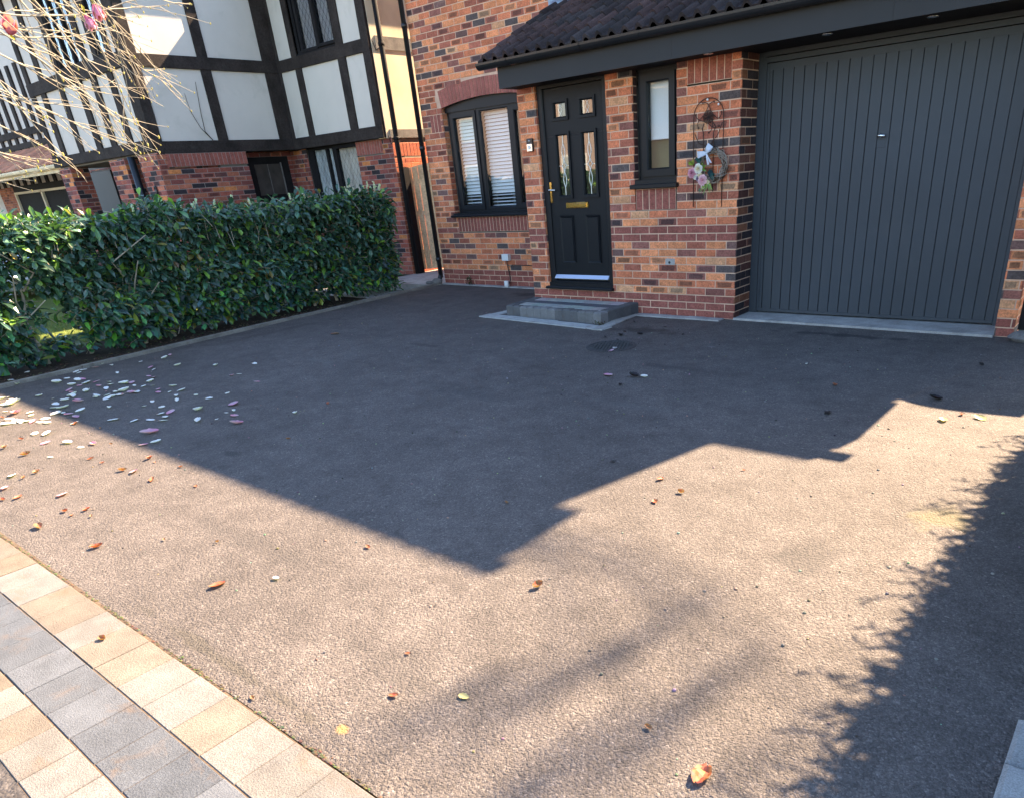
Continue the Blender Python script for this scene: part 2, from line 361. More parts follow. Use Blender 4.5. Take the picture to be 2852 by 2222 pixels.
g = MB(); g.box((-5.7, -6.738, -.07), (3.7, -6.165, .0008)); struct(g.build('paving_bed', 'sand'))
# kerb edging along the hedge, and edging strip at the foot of the house
kb = MB()
def strip(mb, pts, wd, z0, z1, seg=.9, c=(1, 1, 1), m=0, jit=.004):
    for a, b in zip(pts[:-1], pts[1:]):
        a, b = Vector(a), Vector(b); d = (b - a); L = d.length; d.normalize(); nrm = Vector((-d.y, d.x, 0)); n = max(1, round(L / seg))
        for i in range(n):
            p, q = a + d * (L * i / n + .003), a + d * (L * (i + 1) / n - .003); o = nrm * R0.uniform(-jit, jit); z = z1 + R0.uniform(-jit, jit)
            poly = [p + o, q + o, q + o + nrm * wd, p + o + nrm * wd]
            mb.prism([(v.x, v.y, z0) for v in poly], (0, 0, z - z0), m, c)
strip(kb, [(-5.78, 1.30), (-5.145, -5.2), (-5.05, -6.17)], -.085, -.1, .030) if False else None
def v2(x, y): return (x, y, 0)
strip(kb, [v2(-5.05, -6.17), v2(-5.145, -5.2), v2(-5.74, 1.22)], .075, -.1, .030)
struct(kb.build('kerb', 'kerbstone'))
es = MB()
strip(es, [v2(-5.72, 1.20), v2(-2.70, 1.12)], .10, -.05, .012, .3)
strip(es, [v2(-1.15, -.135), v2(-.10, -.135)], .115, -.05, .012, .21)
struct(es.build('edging_strip', 'concrete'))
th = MB(); th.prism([(.0, -.02, -.05), (2.375, -.05, -.05), (2.375, .42, -.05), (0, .42, -.05)], (0, 0, .070)); struct(th.build('threshold', 'concrete'))
# right-hand stone edging beside the drive
rs = MB(); y = -6.1
while y < -5.0:
    L = R0.uniform(.26, .34) if y < -5.5 else min(.34, -4.93 - y); rs.box((3.355, y + .006, -.06), (3.62, y + L - .006, .028 + R0.uniform(-.004, .004)), 0, (.30, .30, .29), ch=.012); y += L
struct(rs.build('stone_edging', 'paver'))
sb = MB(); sb.prism([(-5.78, .42, -.1), (-5.13, -6.2, -.1), (-6.75, -6.2, -.1), (-6.75, .42, -.1)], (0, 0, .112)); struct(sb.build('planting_bed', 'soil'))
sb = MB(); sb.box((3.62, -6.6, -.1), (5.2, 0, .02)); struct(sb.build('side_bed', 'soil'))
lw = MB(); lw.box((-16, -6.7, -.12), (-6.75, .4, .004)); struct(lw.build('lawn', 'lawn'))
pa = MB()
strip(pa, [v2(-5.75, .42), v2(-8.6, .42)], -.62 if False else .62, -.1, .016, .62)
pa.box((-7.36, 1.05, -.1), (-5.73, 9, .012))
struct(pa.build('path', 'concrete'))
# ================================================================== OUR HOUSE
H = thing('brick_house', (-1.5, 1.28, 0), 'red brick house with dark tiled porch roof, black front door and grey garage door', 'house')
def arch(x, r=5.08, cx=-4.42, top=2.465):
    return top - r + math.sqrt(max(r * r - (x - cx) ** 2, 0))
WX0, WX1 = -5.29, -3.55
# main two-storey front wall
W = Wall((0, 1.28, 0), (1, 0, 0), (0, -1, 0), 11)
def hf(zc):
    if .765 - .02 < zc < .965: return [(WX0 + .04, WX1 - .04)]
    if .965 < zc < 2.38: return [(WX0, WX1)] + ([(-5.555, -5.335)] if 2.10 < zc < 2.33 else [])
    if 2.38 <= zc < 2.70:
        # arch ring zone
        xs = [x * .02 + WX0 - .09 for x in range(97)]
        ins = [x for x in xs if arch(x) + .215 > zc]
        return [(min(ins), max(ins))] if ins else []
    return []
W.fill(-5.73, -2.55, 0, 3.15, hole_fn=hf, bands=((0, 3), (10, 11)), off=-5.73)
W.fill(-5.73, 2.55, 3.15, 5.25, off=-5.73)
W.soldier(WX0 + .04, WX1 - .04, .765, .965, .0665)
W.soldier(-5.555, -5.335, 2.10, 2.325, .073)
# arch ring: splayed bricks
n = 25; cx, rr_, top = -4.42, 5.08, 2.465; a0 = math.asin((WX0 - .0 - cx) / rr_); a1 = -a0
for i in range(n):
    t0 = a0 + (a1 - a0) * (i + .07) / n; t1 = a0 + (a1 - a0) * (i + .93) / n; zc = top - rr_
    def P(t, r, d): return (cx + r * math.sin(t), 1.28 - d, zc + r * math.cos(t))
    kq = W.r.uniform(.88, 1.15); c = tuple(q * kq for q in (.32, .108, .082))
    f4 = [P(t0, rr_, .001), P(t1, rr_, .001), P(t1, rr_ + .212, .001), P(t0, rr_ + .212, .001)]
    b4 = [P(t0, rr_, -.02), P(t1, rr_, -.02), P(t1, rr_ + .212, -.02), P(t0, rr_ + .212, -.02)]
    W.mb.faces(f4 + b4, [(0, 1, 2, 3), (1, 0, 4, 5), (2, 1, 5, 6), (3, 2, 6, 7), (0, 3, 7, 4)], 0, c)
for i in range(48):
    x0 = WX0 - .12 + i * (WX1 - WX0 + .24) / 48; x1 = x0 + (WX1 - WX0 + .24) / 48
    zt = lambda x: arch(x) + .30
    za = lambda x: arch(min(max(x, WX0), WX1)) if WX0 < x < WX1 else 2.36
    W.mb.face([(x0, 1.2855, za(x0)), (x1, 1.2855, za(x1)), (x1, 1.2855, zt(x1)), (x0, 1.2855, zt(x0))], 1)
W.build('front_wall', H)
# reveals of the bay window opening (brick jambs)
jw = Wall((WX0, 1.28, 0), (0, 1, 0), (1, 0, 0), 12); jw.fill(0, .10, .975, 2.4, off=-.11); jw.build('window_jamb', H)
jw = Wall((WX1, 1.28, 0), (0, 1, 0), (-1, 0, 0), 13); jw.fill(0, .10, .975, 2.4, off=-.11); jw.build('window_jamb', H)
# side walls and rear block
W = Wall((-5.73, 1.28, 0), (0, 1, 0), (-1, 0, 0), 14); W.fill(0, 7.2, 0, 5.25, bands=((0, 3),)); W.build('side_wall', H)
W = Wall((2.55, 1.28, 0), (0, 1, 0), (1, 0, 0), 15); W.fill(0, 1.8, 0, 5.25); W.build('side_wall', H)
W = Wall((0, 3.05, 0), (1, 0, 0), (0, -1, 0), 16); W.fill(2.55, 3.35, 0, 5.25); W.build('rear_wall', H)
W = Wall((3.35, 3.05, 0), (0, 1, 0), (1, 0, 0), 17); W.fill(0, 5.4, 0, 5.25); W.build('side_wall', H)
cb = MB()   # solid inner leaf, keeps the rooms dark and stops light leaking
cb.box((-5.70, 1.32, 0.0), (-5.30, 8.45, 5.24)); cb.box((-5.30, 1.32, 2.50), (2.52, 8.45, 5.24)); cb.box((-3.55, 1.32, 0), (2.52, 8.45, 2.50)); cb.box((-5.30, 1.32, 0), (-3.55, 8.45, .96)); cb.box((-5.30, 2.6, .96), (-3.55, 8.45, 2.5))
cb.box((2.52, 3.09, 0), (3.31, 8.45, 5.24))
cb.build('inner_wall', 'room', H)
# porch / garage front wall
W = Wall((0, 0, 0), (1, 0, 0), (0, -1, 0), 21)
holes = [(-2.44, -1.505, .235, 2.4), (-1.175, -.675, 1.055, 2.4), (-.56, -.10, 2.11, 2.33)]
W.fill(-2.70, 0, 0, 2.36, holes=holes, bands=((0, 3), (10, 12)), off=0.0)
W.soldier(-1.165, -.685, 1.055, 1.255, .078)
W.soldier(-.56, -.10, 2.115, 2.325, .0767, (.33, .10, .062))
W.build('porch_wall', H)
W = Wall((0, 0, 0), (1, 0, 0), (0, -1, 0), 26); W.fill(2.372, 2.512, 0, 2.36, off=2.372, bands=((0, 2),)); W.build('garage_pier', H)
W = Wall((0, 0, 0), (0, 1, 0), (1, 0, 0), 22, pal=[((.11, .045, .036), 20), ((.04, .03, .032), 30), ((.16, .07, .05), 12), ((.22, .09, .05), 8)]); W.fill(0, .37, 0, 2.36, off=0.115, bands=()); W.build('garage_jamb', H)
W = Wall((2.372, 0, 0), (0, 1, 0), (-1, 0, 0), 23); W.fill(0, .37, 0, 2.36, off=.11); W.build('garage_jamb', H)
W = Wall((-2.70, 0, 0), (0, 1, 0), (-1, 0, 0), 24); W.fill(0, 1.28, 0, 2.75, bands=((0, 3), (10, 12))); W.build('porch_side_wall', H)
W = Wall((2.512, 0, 0), (0, 1, 0), (1, 0, 0), 25); W.fill(0, 1.28, 0, 2.75); W.build('garage_side_wall', H)
for (x, sgn) in ((-2.44, 1), (-1.505, -1)):
    jw = Wall((x, 0, 0), (0, 1, 0), (sgn, 0, 0), 31); jw.fill(0, .05, .24, 2.36, off=-.1); jw.build('door_jamb', H)
for (x, sgn) in ((-1.175, 1), (-.675, -1)):
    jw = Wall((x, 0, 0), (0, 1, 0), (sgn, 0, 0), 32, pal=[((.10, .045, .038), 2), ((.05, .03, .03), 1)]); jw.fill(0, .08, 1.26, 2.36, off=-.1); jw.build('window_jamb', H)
cb = MB(); cb.box((-2.67, .35, 0), (-.01, .40, 2.6)); cb.box((-2.66, .07, .0), (-2.45, .35, 2.5)); cb.box((-1.49, .07, 0), (-1.19, .35, 2.5)); cb.box((-.66, .07, 0), (-.03, .35, 2.5)); cb.box((-2.45, .09, 0), (-1.49, .35, .23)); cb.box((-1.19, .09, 0), (-.66, .35, 1.24))
cb.build('porch_inner_wall', 'room', H)
# soffit, fascia, gutter, roof of the porch and garage
so_ = MB(); so_.box((-2.66, -.285, 2.305), (2.80, .0 + .46, 2.32)); so_.build('soffit', 'timber_black', H)
fa = MB(); fa.box((-2.667, -.302, 2.300), (2.80, -.28, 2.49)); fa.box((-2.672, -.300, 2.303), (-2.655, .0, 2.52))
for xj in (-.55, 1.35): fa.box((xj, -.3035, 2.301), (xj + .004, -.2995, 2.489))
fa.build('fascia', 'fascia', H)
for (x, y) in ((.81, -.16), (1.59, -.13), (-.22, -.22)):
    sp = MB(); sp.lathe([(.042, 0), (.045, -.004), (.036, -.008), (.030, -.004)], (x, y, 2.305), 'z', 20); s_ = sp.build('soffit_light', 'chrome', H, True)
gu = MB(); prof = []
for i in range(11): t = pi + pi * i / 10; prof.append((.056 * math.cos(t), .062 * math.sin(t)))
out = [(-.060, .006), (-.052, .006)] ; 
pr2 = [(-.361 + a, 2.545 + b) for a, b in prof] + [(-.361 + a * .90, 2.545 + b * .90 + .002) for a, b in prof[::-1]]
for i in range(len(pr2)):
    a, b = pr2[i], pr2[(i + 1) % len(pr2)]
    gu.face([(-2.875, a[0], a[1]), (2.9, a[0], a[1]), (2.9, b[0], b[1]), (-2.875, b[0], b[1])][::-1])
gu.prism([(-2.878, -.361 + a, 2.545 + b) for a, b in prof], (.004, 0, 0)); gu.prism([(2.9, -.361 + a, 2.545 + b) for a, b in prof], (.004, 0, 0))
for xj in (-2.45, -1.62, -1.50, -.83, .36, 1.25, 2.2):
    gu.prism([(xj, -.361 + a * 1.06, 2.546 + b * 1.06) for a, b in prof], (.012 if xj != -1.62 else .13, 0, 0))
gu.build('gutter', 'black_plastic', H)
def tiles(mb, x0, x1, y0, z0, slope, ncourse, gauge, roll=.149, seed=5, cols=((.062, .042, .040), (.044, .033, .032), (.075, .047, .043), (.050, .041, .040)), step=.0124, thick=.019, amp=.050, extra=.02):
    r = random.Random(seed); L = math.hypot(1, slope); uy, uz = 1 / L, slope / L; ny, nz = -slope / L, 1 / L
    tile = roll * 2; nx = int((x1 - x0) / step)
    for k in range(ncourse):
        s0 = k * gauge; s1 = s0 + gauge + extra; cur = -1
        prev = None
        for i in range(nx + 1):
            x = x0 + i * step; ti = int((x - x0) / tile)
            if ti != cur:
                cur = ti; dj = r.uniform(-.006, .006); hj = r.uniform(-.002, .005); q = r.uniform(.75, 1.25); c = tuple(v * q for v in r.choice(cols))
            ph = ((x - x0) / roll) % 1.0
            h = amp * (math.sin(pi * (ph - .42) / .58) ** .9 if ph > .42 else 0.0) - (.004 if ((x - x0) / tile) % 1 < .05 else 0)
            hh = h + hj
            def pp(s, n_): return (x, y0 + uy * s + ny * n_, z0 + uz * s + nz * n_)
            ptsc = [pp(s0 + dj, hh + thick * 1.15), pp(s1 + dj, hh + .004), pp(s0 + dj, hh - .010)]
            if prev:
                a = prev
                mb.face([a[0], ptsc[0], ptsc[1], a[1]], 0, c); mb.face([a[2], ptsc[2], ptsc[0], a[0]], 0, tuple(v * .8 for v in c))
            prev = ptsc
SL = .464
tl = MB(); tiles(tl, -2.88, 2.80, -.365, 2.72 - SL * .365 - .005, SL, 5, .275, seed=5)
# verge ends of each course
L_ = math.hypot(1, SL)
for k in range(5):
    s0 = k * .275; y0, z0 = -.365 + s0 / L_, 2.545 + s0 * SL / L_; y1, z1 = y0 + .295 / L_, z0 + .295 * SL / L_
    tl.faces([(-2.882, y0, z0 - .03), (-2.882, y1, z1 - .05), (-2.882, y1, z1 + .012), (-2.882, y0, z0 + .028)], [(0, 3, 2, 1)], 0, (.07, .055, .05))
tl.build('porch_roof', 'tile', H)
dk = MB(); dk.prism([(-2.87, -.33, 2.535), (-2.87, .98, 3.145), (-2.87, 1.27, 3.27), (-2.87, 1.27, 3.20), (-2.87, -.33, 2.49)], (5.65, 0, 0)); dk.build('roof_deck', 'timber_black', H)
ld = MB(); nx = 120
for i in range(nx):
    for j in range(10):
        def lp(i, j):
            x = -2.90 + i * 5.7 / nx; t = j / 10
            if t <= .6: y = .93 + (1.262 - .93) * t / .6; z = 2.72 + SL * y + .035
            else: y = 1.262; z = 2.72 + SL * 1.262 + .035 + (t - .6) / .4 * .22
            nn = mnoise.noise(Vector((x * 3.1, t * 4, 2.2))) * .018; return (x, y - nn * .6, z + nn)
        ld.face([lp(i, j), lp(i + 1, j), lp(i + 1, j + 1), lp(i, j + 1)])
for i in range(12):
    for j in range(4):
        def lq(i, j):
            x = -3.19 + i * .30 / 12; z = 3.17 + j * .10 + .10 * (x + 3.19); return (x, 1.268 - .008 * mnoise.noise(Vector((x * 14, z * 11, 1))), z)
        ld.face([lq(i, j), lq(i + 1, j), lq(i + 1, j + 1), lq(i, j + 1)])
ld.build('lead_flashing', 'lead', H, True)
# main roofs (out of frame, they cast the big shadow)
rf = MB(); tiles(rf, -5.95, 2.76, .80, 5.27, .70, 14, .34, roll=.15, seed=8, step=.03, amp=.012)
rf.prism([(-5.73, 1.30, 5.24), (-5.73, 4.9, 7.78), (-5.73, 8.5, 5.24)], (8.26, 0, 0), 0, (.07, .055, .05)); rf.prism([(-5.93, .86, 5.20), (-5.93, 4.9, 8.03), (-5.93, 4.9, 7.95), (-5.93, .86, 5.12)], (8.64, 0, 0), 0, (.07, .055, .05)); rf.prism([(-5.93, 9.0, 5.20), (-5.93, 4.9, 8.03), (-5.93, 4.9, 7.95), (-5.93, 9.0, 5.12)], (8.64, 0, 0), 0, (.07, .055, .05))
tiles(rf, 2.6, 3.42, 2.69, 5.27, .70, 9, .34, roll=.15, seed=9, step=.03, amp=.012)
rf.prism([(2.6, 3.05, 5.24), (2.6, 4.9, 6.5), (2.6, 8.5, 5.24)], (.74, 0, 0), 0, (.07, .055, .05))
rf.build('main_roof', 'tile', H)
ev = MB(); ev.box((-5.9, .84, 5.12), (2.70, 1.30, 5.26)); ev.box((2.5, 2.74, 5.12), (3.40, 3.1, 5.26)); ev.build('eaves_box', 'fascia', H)
gu = MB(); gu.tube([(-5.93, .83, 5.26), (2.78, .83, 5.26)], .055, 10); gu.tube([(2.6, 2.67, 5.28), (3.42, 2.67, 5.28)], .06, 10); gu.build('main_gutter', 'black_plastic', H)
dp = MB(); dp.tube([(-5.762, 1.235, .10), (-5.762, 1.235, 5.0), (-5.762, .9, 5.22)], .036, 12)
for z in (.35, 1.9, 3.4): dp.lathe([(.043, 0), (.043, .05)], (-5.762, 1.235, z), 'z', 12)
dp.tube([(-5.762, 1.235, .14), (-5.762, 1.19, .06)], .037, 12)
dp.build('drainpipe', 'black_plastic', H, True)

def framebox(mb, x0, x1, z0, z1, y0, y1, wd, m=0, bev=.012):
    """rectangular frame with a sloped inner edge, in the XZ plane, front at y0"""
    o = [(x0, z0), (x1, z0), (x1, z1), (x0, z1)]
    i1 = [(x0 + wd - bev, z0 + wd - bev), (x1 - wd + bev, z0 + wd - bev), (x1 - wd + bev, z1 - wd + bev), (x0 + wd - bev, z1 - wd + bev)]
    i2 = [(x0 + wd, z0 + wd), (x1 - wd, z0 + wd), (x1 - wd, z1 - wd), (x0 + wd, z1 - wd)]
    V = [(x, y1, z) for x, z in o] + [(x, y0, z) for x, z in o] + [(x, y0, z) for x, z in i1] + [(x, y0 + bev, z) for x, z in i2] + [(x, y1, z) for x, z in i2]
    F = []
    for r in range(4):
        for k in range(4): F.append((r * 4 + k, r * 4 + (k + 1) % 4, r * 4 + 4 + (k + 1) % 4, r * 4 + 4 + k))
    mb.faces(V, F, m)
# ---- bay window of the main wall
wf = MB(); YF = 1.36
framebox(wf, WX0 + .04, WX1 - .04, 1.025, 2.345, YF, YF + .07, .045)
for a, b in ((-5.215, -4.70), (-4.04, -3.62)): framebox(wf, a, b, 1.06, 2.31, YF - .018, YF + .05, .068)
wf.box((-4.705, YF - .004, 1.06), (-4.64, YF + .06, 2.31)); wf.box((-4.095, YF - .004, 1.06), (-4.03, YF + .06, 2.31))
framebox(wf, -4.66, -4.07, 1.05, 2.33, YF - .002, YF + .05, .040)
fil = [(WX0 + .002, YF - .02, 2.33)] + [(WX0 + .002 + i * (WX1 - WX0 - .004) / 24, YF - .02, arch(WX0 + i * (WX1 - WX0) / 24)) for i in range(25)] + [(WX1 - .002, YF - .02, 2.33)]
wf.prism(fil[::-1], (0, .06, 0))
wb = wf.build('window', 'upvc', H)
sl_ = MB(); sl_.box((WX0 - .045, 1.225, .968), (WX1 + .045, YF + .05, 1.000), 0, (1, 1, 1), None, .006); sl_.box((WX0 - .01, 1.25, 1.000), (WX1 + .01, YF + .05, 1.024)); sl_.build('sill', 'upvc', wb)
for a, b in ((-5.147, -4.768), (-4.622, -4.108), (-3.972, -3.688)):
    gl = MB(); gl.box((a, YF + .02, 1.09), (b, YF + .026, 2.29)); gl.build('pane', 'glass', wb)
    bl = MB(); z = 1.105
    zb_ = 1.10
    while z < 2.28:
        tilt = .95 if z > 1.26 else .35
        yy = YF + .11; hw = .024
        bl.faces([(a - .02, yy - hw * math.cos(tilt), z - hw * math.sin(tilt)), (b + .02, yy - hw * math.cos(tilt), z - hw * math.sin(tilt)), (b + .02, yy, z + .003), (a - .02, yy, z + .003), (b + .02, yy + hw * math.cos(tilt), z + hw * math.sin(tilt)), (a - .02, yy + hw * math.cos(tilt), z + hw * math.sin(tilt))], [(0, 1, 2, 3), (3, 2, 4, 5)])
        z += .0445
    for xx in (a + .09, b - .09): bl.box((xx - .001, YF + .08, 1.09), (xx + .001, YF + .082, 2.29))
    bl.build('blind', 'blind', wb)
# ---- narrow hall window
nf = MB(); framebox(nf, -1.155, -.690, 1.335, 2.30, .075, .14, .05); framebox(nf, -1.118, -.728, 1.365, 2.262, .055, .12, .075)
nf.box((-1.17, .07, 2.29), (-.68, .14, 2.36))
hw_ = nf.build('window', 'upvc', H)
sl_ = MB(); sl_.box((-1.205, -.055, 1.258), (-.650, .14, 1.300), ch=.006); sl_.box((-1.175, .0, 1.300), (-.676, .14, 1.336)); sl_.build('sill', 'upvc', hw_)
gl = MB(); gl.box((-1.05, .098, 1.43), (-.79, .104, 2.20)); gl.build('pane', 'glass', hw_)
bl = MB(); bl.box((-1.07, .15, 1.70), (-.77, .155, 2.26)); bl.tube([(-1.07, .15, 1.70), (-.77, .15, 1.70)], .008, 6); bl.build('blind', 'blind', hw_)
bl = MB(); bl.box((-1.15, .25, 1.2), (-.69, .26, 2.3)); bl.build('inside_wall', 'olive_room', hw_)
# ---- front door
df = MB()
framebox(df, -2.435, -1.508, .255, 2.345, .028, .10, .068); df.box((-2.438, .024, 2.275), (-1.506, .1, 2.36))
dfr = MB()
fd = MB(); X0, X1, Z0, Z1 = -2.372, -1.560, .335, 2.268; YD = .052
panes = [(-2.232, -2.064, 2.0, 2.122), (-1.868, -1.702, 2.0, 2.122), (-2.225, -2.064, 1.235, 1.822), (-1.868, -1.702, 1.235, 1.820)]
xs = sorted({X0, X1, *[p[0] for p in panes[2:]], *[p[1] for p in panes[2:]]}); zs = sorted({Z0, Z1, *[p[2] for p in panes], *[p[3] for p in panes]})
def inp(x, z): return any(p[0] - .012 < x < p[1] + .012 and p[2] - .004 < z < p[3] + .004 for p in panes)
for i in range(len(xs) - 1):
    for j in range(len(zs) - 1):
        if xs[i + 1] - xs[i] < .003 or zs[j + 1] - zs[j] < .003: continue
        if not inp((xs[i] + xs[i + 1]) / 2, (zs[j] + zs[j + 1]) / 2): fd.face([(xs[i], YD, zs[j]), (xs[i + 1], YD, zs[j]), (xs[i + 1], YD, zs[j + 1]), (xs[i], YD, zs[j + 1])])
for p in panes: framebox(fd, p[0] - .030, p[1] + .030, p[2] - .036, p[3] + .036, YD - .016, YD + .03, .036)
def raised(mb, x0, x1, z0, z1, y):
    e1, e2 = .012, .032
    o = lambda e, d: [(x0 + e, y - d, z0 + e), (x1 - e, y - d, z0 + e), (x1 - e, y - d, z1 - e), (x0 + e, y - d, z1 - e)]
    V = o(0, .001) + o(e1, -.0) + o(e1 + .004, .012) + o(e2, .004) + o(e2 + .002, .010)
    F = []
    for r in range(4):
        for k in range(4): F.append((r * 4 + k, r * 4 + (k + 1) % 4, r * 4 + 4 + (k + 1) % 4, r * 4 + 4 + k))
    F.append((16, 17, 18, 19)); mb.faces(V, F)
raised(fd, -2.256, -2.036, .508, 1.033, YD - .001); raised(fd, -1.884, -1.672, .508, 1.031, YD - .001)
fdo = fd.build('front_door', 'upvc_grain', H)
df.build('door_frame', 'upvc', fdo)
ds = MB(); ds.box((-2.465, -.050, .232), (-1.490, .10, .262), ch=.006); ds.box((-2.44, .0, .262), (-1.505, .1, .30)); ds.build('door_sill', 'upvc', fdo)
wbar = MB(); wbar.prism([(-2.366, .050, .385), (-2.366, .018, .352), (-2.366, .018, .345), (-2.366, .050, .345)], (.78, 0, 0)); wbar.build('weather_bar', 'alu', fdo)
for q, p in enumerate(panes):
    gl = MB(); gl.box((p[0], YD + .012, p[2]), (p[1], YD + .018, p[3])); cxp, czp = (p[0] + p[1]) / 2, (p[2] + p[3]) / 2; hh = (p[3] - p[2]) / 2; hwp = (p[1] - p[0]) / 2; yl = YD + .010
    if q >= 2:
        for sg in (-1, 1):
            for zz in (-1, 1):
                lens = [(cxp + sg * .021 * math.sin(pi * t / 10), yl, czp + zz * (.06 + .155 * t / 10)) for t in range(11)]; gl.tube(lens, .004, 4, 1)
                gl.tube([(cxp + sg * .032, yl, czp), (cxp + sg * .010, yl, czp + zz * .028), (cxp, yl, czp + zz * .06)], .004, 4, 1)
            gl.tube([(cxp + sg * .032, yl, czp), (cxp + sg * hwp, yl, czp)], .0025, 4, 1)
        for zz in (-1, 1): gl.tube([(cxp, yl, czp + zz * .215), (cxp, yl, czp + zz * hh)], .004, 4, 1)
    else:
        for sg in (-1, 1):
            for zz in (-1, 1): gl.tube([(cxp + sg * .024, yl, czp), (cxp, yl, czp + zz * .035), (cxp + sg * .018 * zz, yl, czp + zz * hh)], .0025, 4, 1)
    gl.build('glass_pane', ['glass_door', 'leadcame'], fdo)
bk = MB(); bk.box((-2.37, .10, .32), (-1.56, .105, 2.27)); bk.build('door_lining', 'room', fdo)
lb = MB(); lb.box((-2.137, YD - .012, 1.098), (-1.828, YD, 1.160), ch=.005); lb.box((-2.115, YD - .019, 1.106), (-1.850, YD - .011, 1.146), ch=.004); lb.build('letterbox', 'brass', fdo)
hd = MB(); hd.box((-2.362, YD - .010, 1.16), (-2.334, YD, 1.378), ch=.004); hd.build('handle_plate', 'brass', fdo)
hd = MB(); hd.tube([(-2.350, YD, 1.296), (-2.350, YD - .045, 1.296), (-2.345, YD - .05, 1.296), (-2.255, YD - .05, 1.293)], .0075, 8); hd.build('door_handle', 'chrome', fdo, True)
# ---- garage door
gd = MB(); GX0, GX1, GZ0, GZ1, GY = .085, 2.292, .035, 2.215, .345
ribs = [.138 + .0995 * i for i in range(22)]
zt0, zb0 = 2.162, .062
pts = [GX0 + .02]
def gy(x):
    for r_ in ribs:
        if abs(x - r_) < .006: return .014
    return 0.0
xs = [GX0]
for r_ in ribs: xs += [r_ - .004, r_ - .0025, r_ + .0025, r_ + .005]
xs.append(GX1); dy = [0] + [0, .014, .014, 0] * 22 + [0]
for i in range(len(xs) - 1):
    gd.face([(xs[i], GY + dy[i], zb0), (xs[i + 1], GY + dy[i + 1], zb0), (xs[i + 1], GY + dy[i + 1], zt0), (xs[i], GY + dy[i], zt0)])
gd.box((GX0, GY - .004, zt0), (GX1, GY + .03, GZ1)); gd.box((GX0, GY - .010, GZ0), (GX1, GY + .03, zb0)); gd.box((GX0, GY + .018, zb0 - .01), (GX1, GY + .03, zt0 + .01))
gd.box((GX0, GY - .008, GZ0), (GX0 + .022, GY + .03, GZ1 - .002)); gd.box((GX1 - .03, GY - .008, GZ0 + .001), (GX1, GY + .03, GZ1 - .002))
gdo = gd.build('garage_door', 'garage', H)
gf = MB(); gf.box((.003, GY - .015, .02), (.082, GY + .05, 2.31)); gf.box((2.296, GY - .015, .02), (2.369, GY + .05, 2.31)); gf.box((.082, GY - .018, 2.222), (2.296, GY + .05, 2.262)); gf.box((.06, GY - .04, 2.268), (2.31, GY + .05, 2.306)); gf.build('garage_frame', 'garage', gdo)
gh = MB(); gh.box((1.135, GY - .002, 1.468), (1.205, GY + .004, 1.53), ch=.002); gh.build('handle_plate', 'garage', gdo)
gh = MB(); gh.tube([(1.14, GY - .028, 1.562), (1.205, GY - .028, 1.557)], .013, 10); gh.tube([(1.168, GY + .01, 1.56), (1.168, GY - .04, 1.56)], .016, 12); gh.build('handle', 'chrome', gdo, True)

# ================================================================== THINGS AT THE HOUSE
D = thing('door_step', (-1.95, -.3, 0), 'low raised doorstep of grey blocks with two pale bands in front of the black door', 'doorstep')
dsm = MB(); top = .122
def quad_on(u, v):   # skewed step footprint, u along front, v from wall (0) to front (1)
    A, B = Vector((-2.690, .0)), Vector((-1.170, -.0)); Fq, G = Vector((-2.655, -.575)), Vector((-1.215, -.650))
    p = A.lerp(B, u).lerp(Fq.lerp(G, u), v); return p
def blk(mb, u0, u1, v0, v1, z0, z1, c, e=.006):
    P = [quad_on(u0, v0), quad_on(u1, v0), quad_on(u1, v1), quad_on(u0, v1)]; cc = sum(P, Vector((0, 0))) / 4
    Q = [p + (cc - p).normalized() * e * 1.4 for p in P]
    V = [(p.x, p.y, z0) for p in P] + [(p.x, p.y, z1 - e) for p in P] + [(p.x, p.y, z1) for p in Q]
    Fc = [(8, 11, 10, 9)] + [(r * 4 + k, r * 4 + (k + 1) % 4, r * 4 + 4 + (k + 1) % 4, r * 4 + 4 + k)[::-1] for r in range(2) for k in range(4)]
    mb.faces(V, Fc, 0, c)
rq = random.Random(9)
kerbm = MB(); n = 13
for i in range(n):
    c = rq.choice([(.155, .15, .145), (.12, .118, .118), (.19, .185, .18)]); blk(kerbm, i / n + .001, (i + 1) / n - .001, .82, 1.0, -.02, top + rq.uniform(-.003, .003), c, .014)
for sidex in ((0, .075), (.925, 1)):
    for j in range(4): blk(kerbm, sidex[0], sidex[1], j * .205 + .003, (j + 1) * .205 - .003, -.02, top + rq.uniform(-.002, .002), rq.choice([(.10, .10, .102), (.085, .086, .09)]), .010)
kerbm.build('kerb_block', 'paver', D)
for (a, b, c) in ((0.02, .30, (.36, .35, .34)), (.56, .81, (.33, .33, .30))):
    pb = MB()
    for i in range(7): blk(pb, .08 + i * .121, .08 + (i + 1) * .121 - .002, a, b, .02, top - .004 + rq.uniform(-.001, .001), tuple(k * rq.uniform(.93, 1.07) for k in c), .004)
    pb.build('pale_band', 'paver', D)
pb = MB()
for i in range(7): blk(pb, .08 + i * .121, .08 + (i + 1) * .121 - .002, .305, .555, .02, top - .004 + rq.uniform(-.001, .001), (.095, .097, .11), .004)
pb.build('dark_band', 'paver', D)
ap = MB()
strip(ap, [v2(-2.96, -.745), v2(-1.02, -.905)], .165, -.05, .010, .20, (.40, .405, .39), 0, .003)
strip(ap, [v2(-1.02, -.905), v2(-1.135, -.05)], .13, -.05, .009, .2, (.32, .32, .30), 0, .003)
strip(ap, [v2(-2.83, -.05), v2(-2.955, -.745)], .13, -.05, .009, .2, (.38, .385, .37), 0, .003)
struct(ap.build('step_edging', 'paver'))
dc = thing('drain_cover', (-.52, -1.45, 0), 'round dark iron drain cover set in the tarmac in front of the step', 'drain cover')
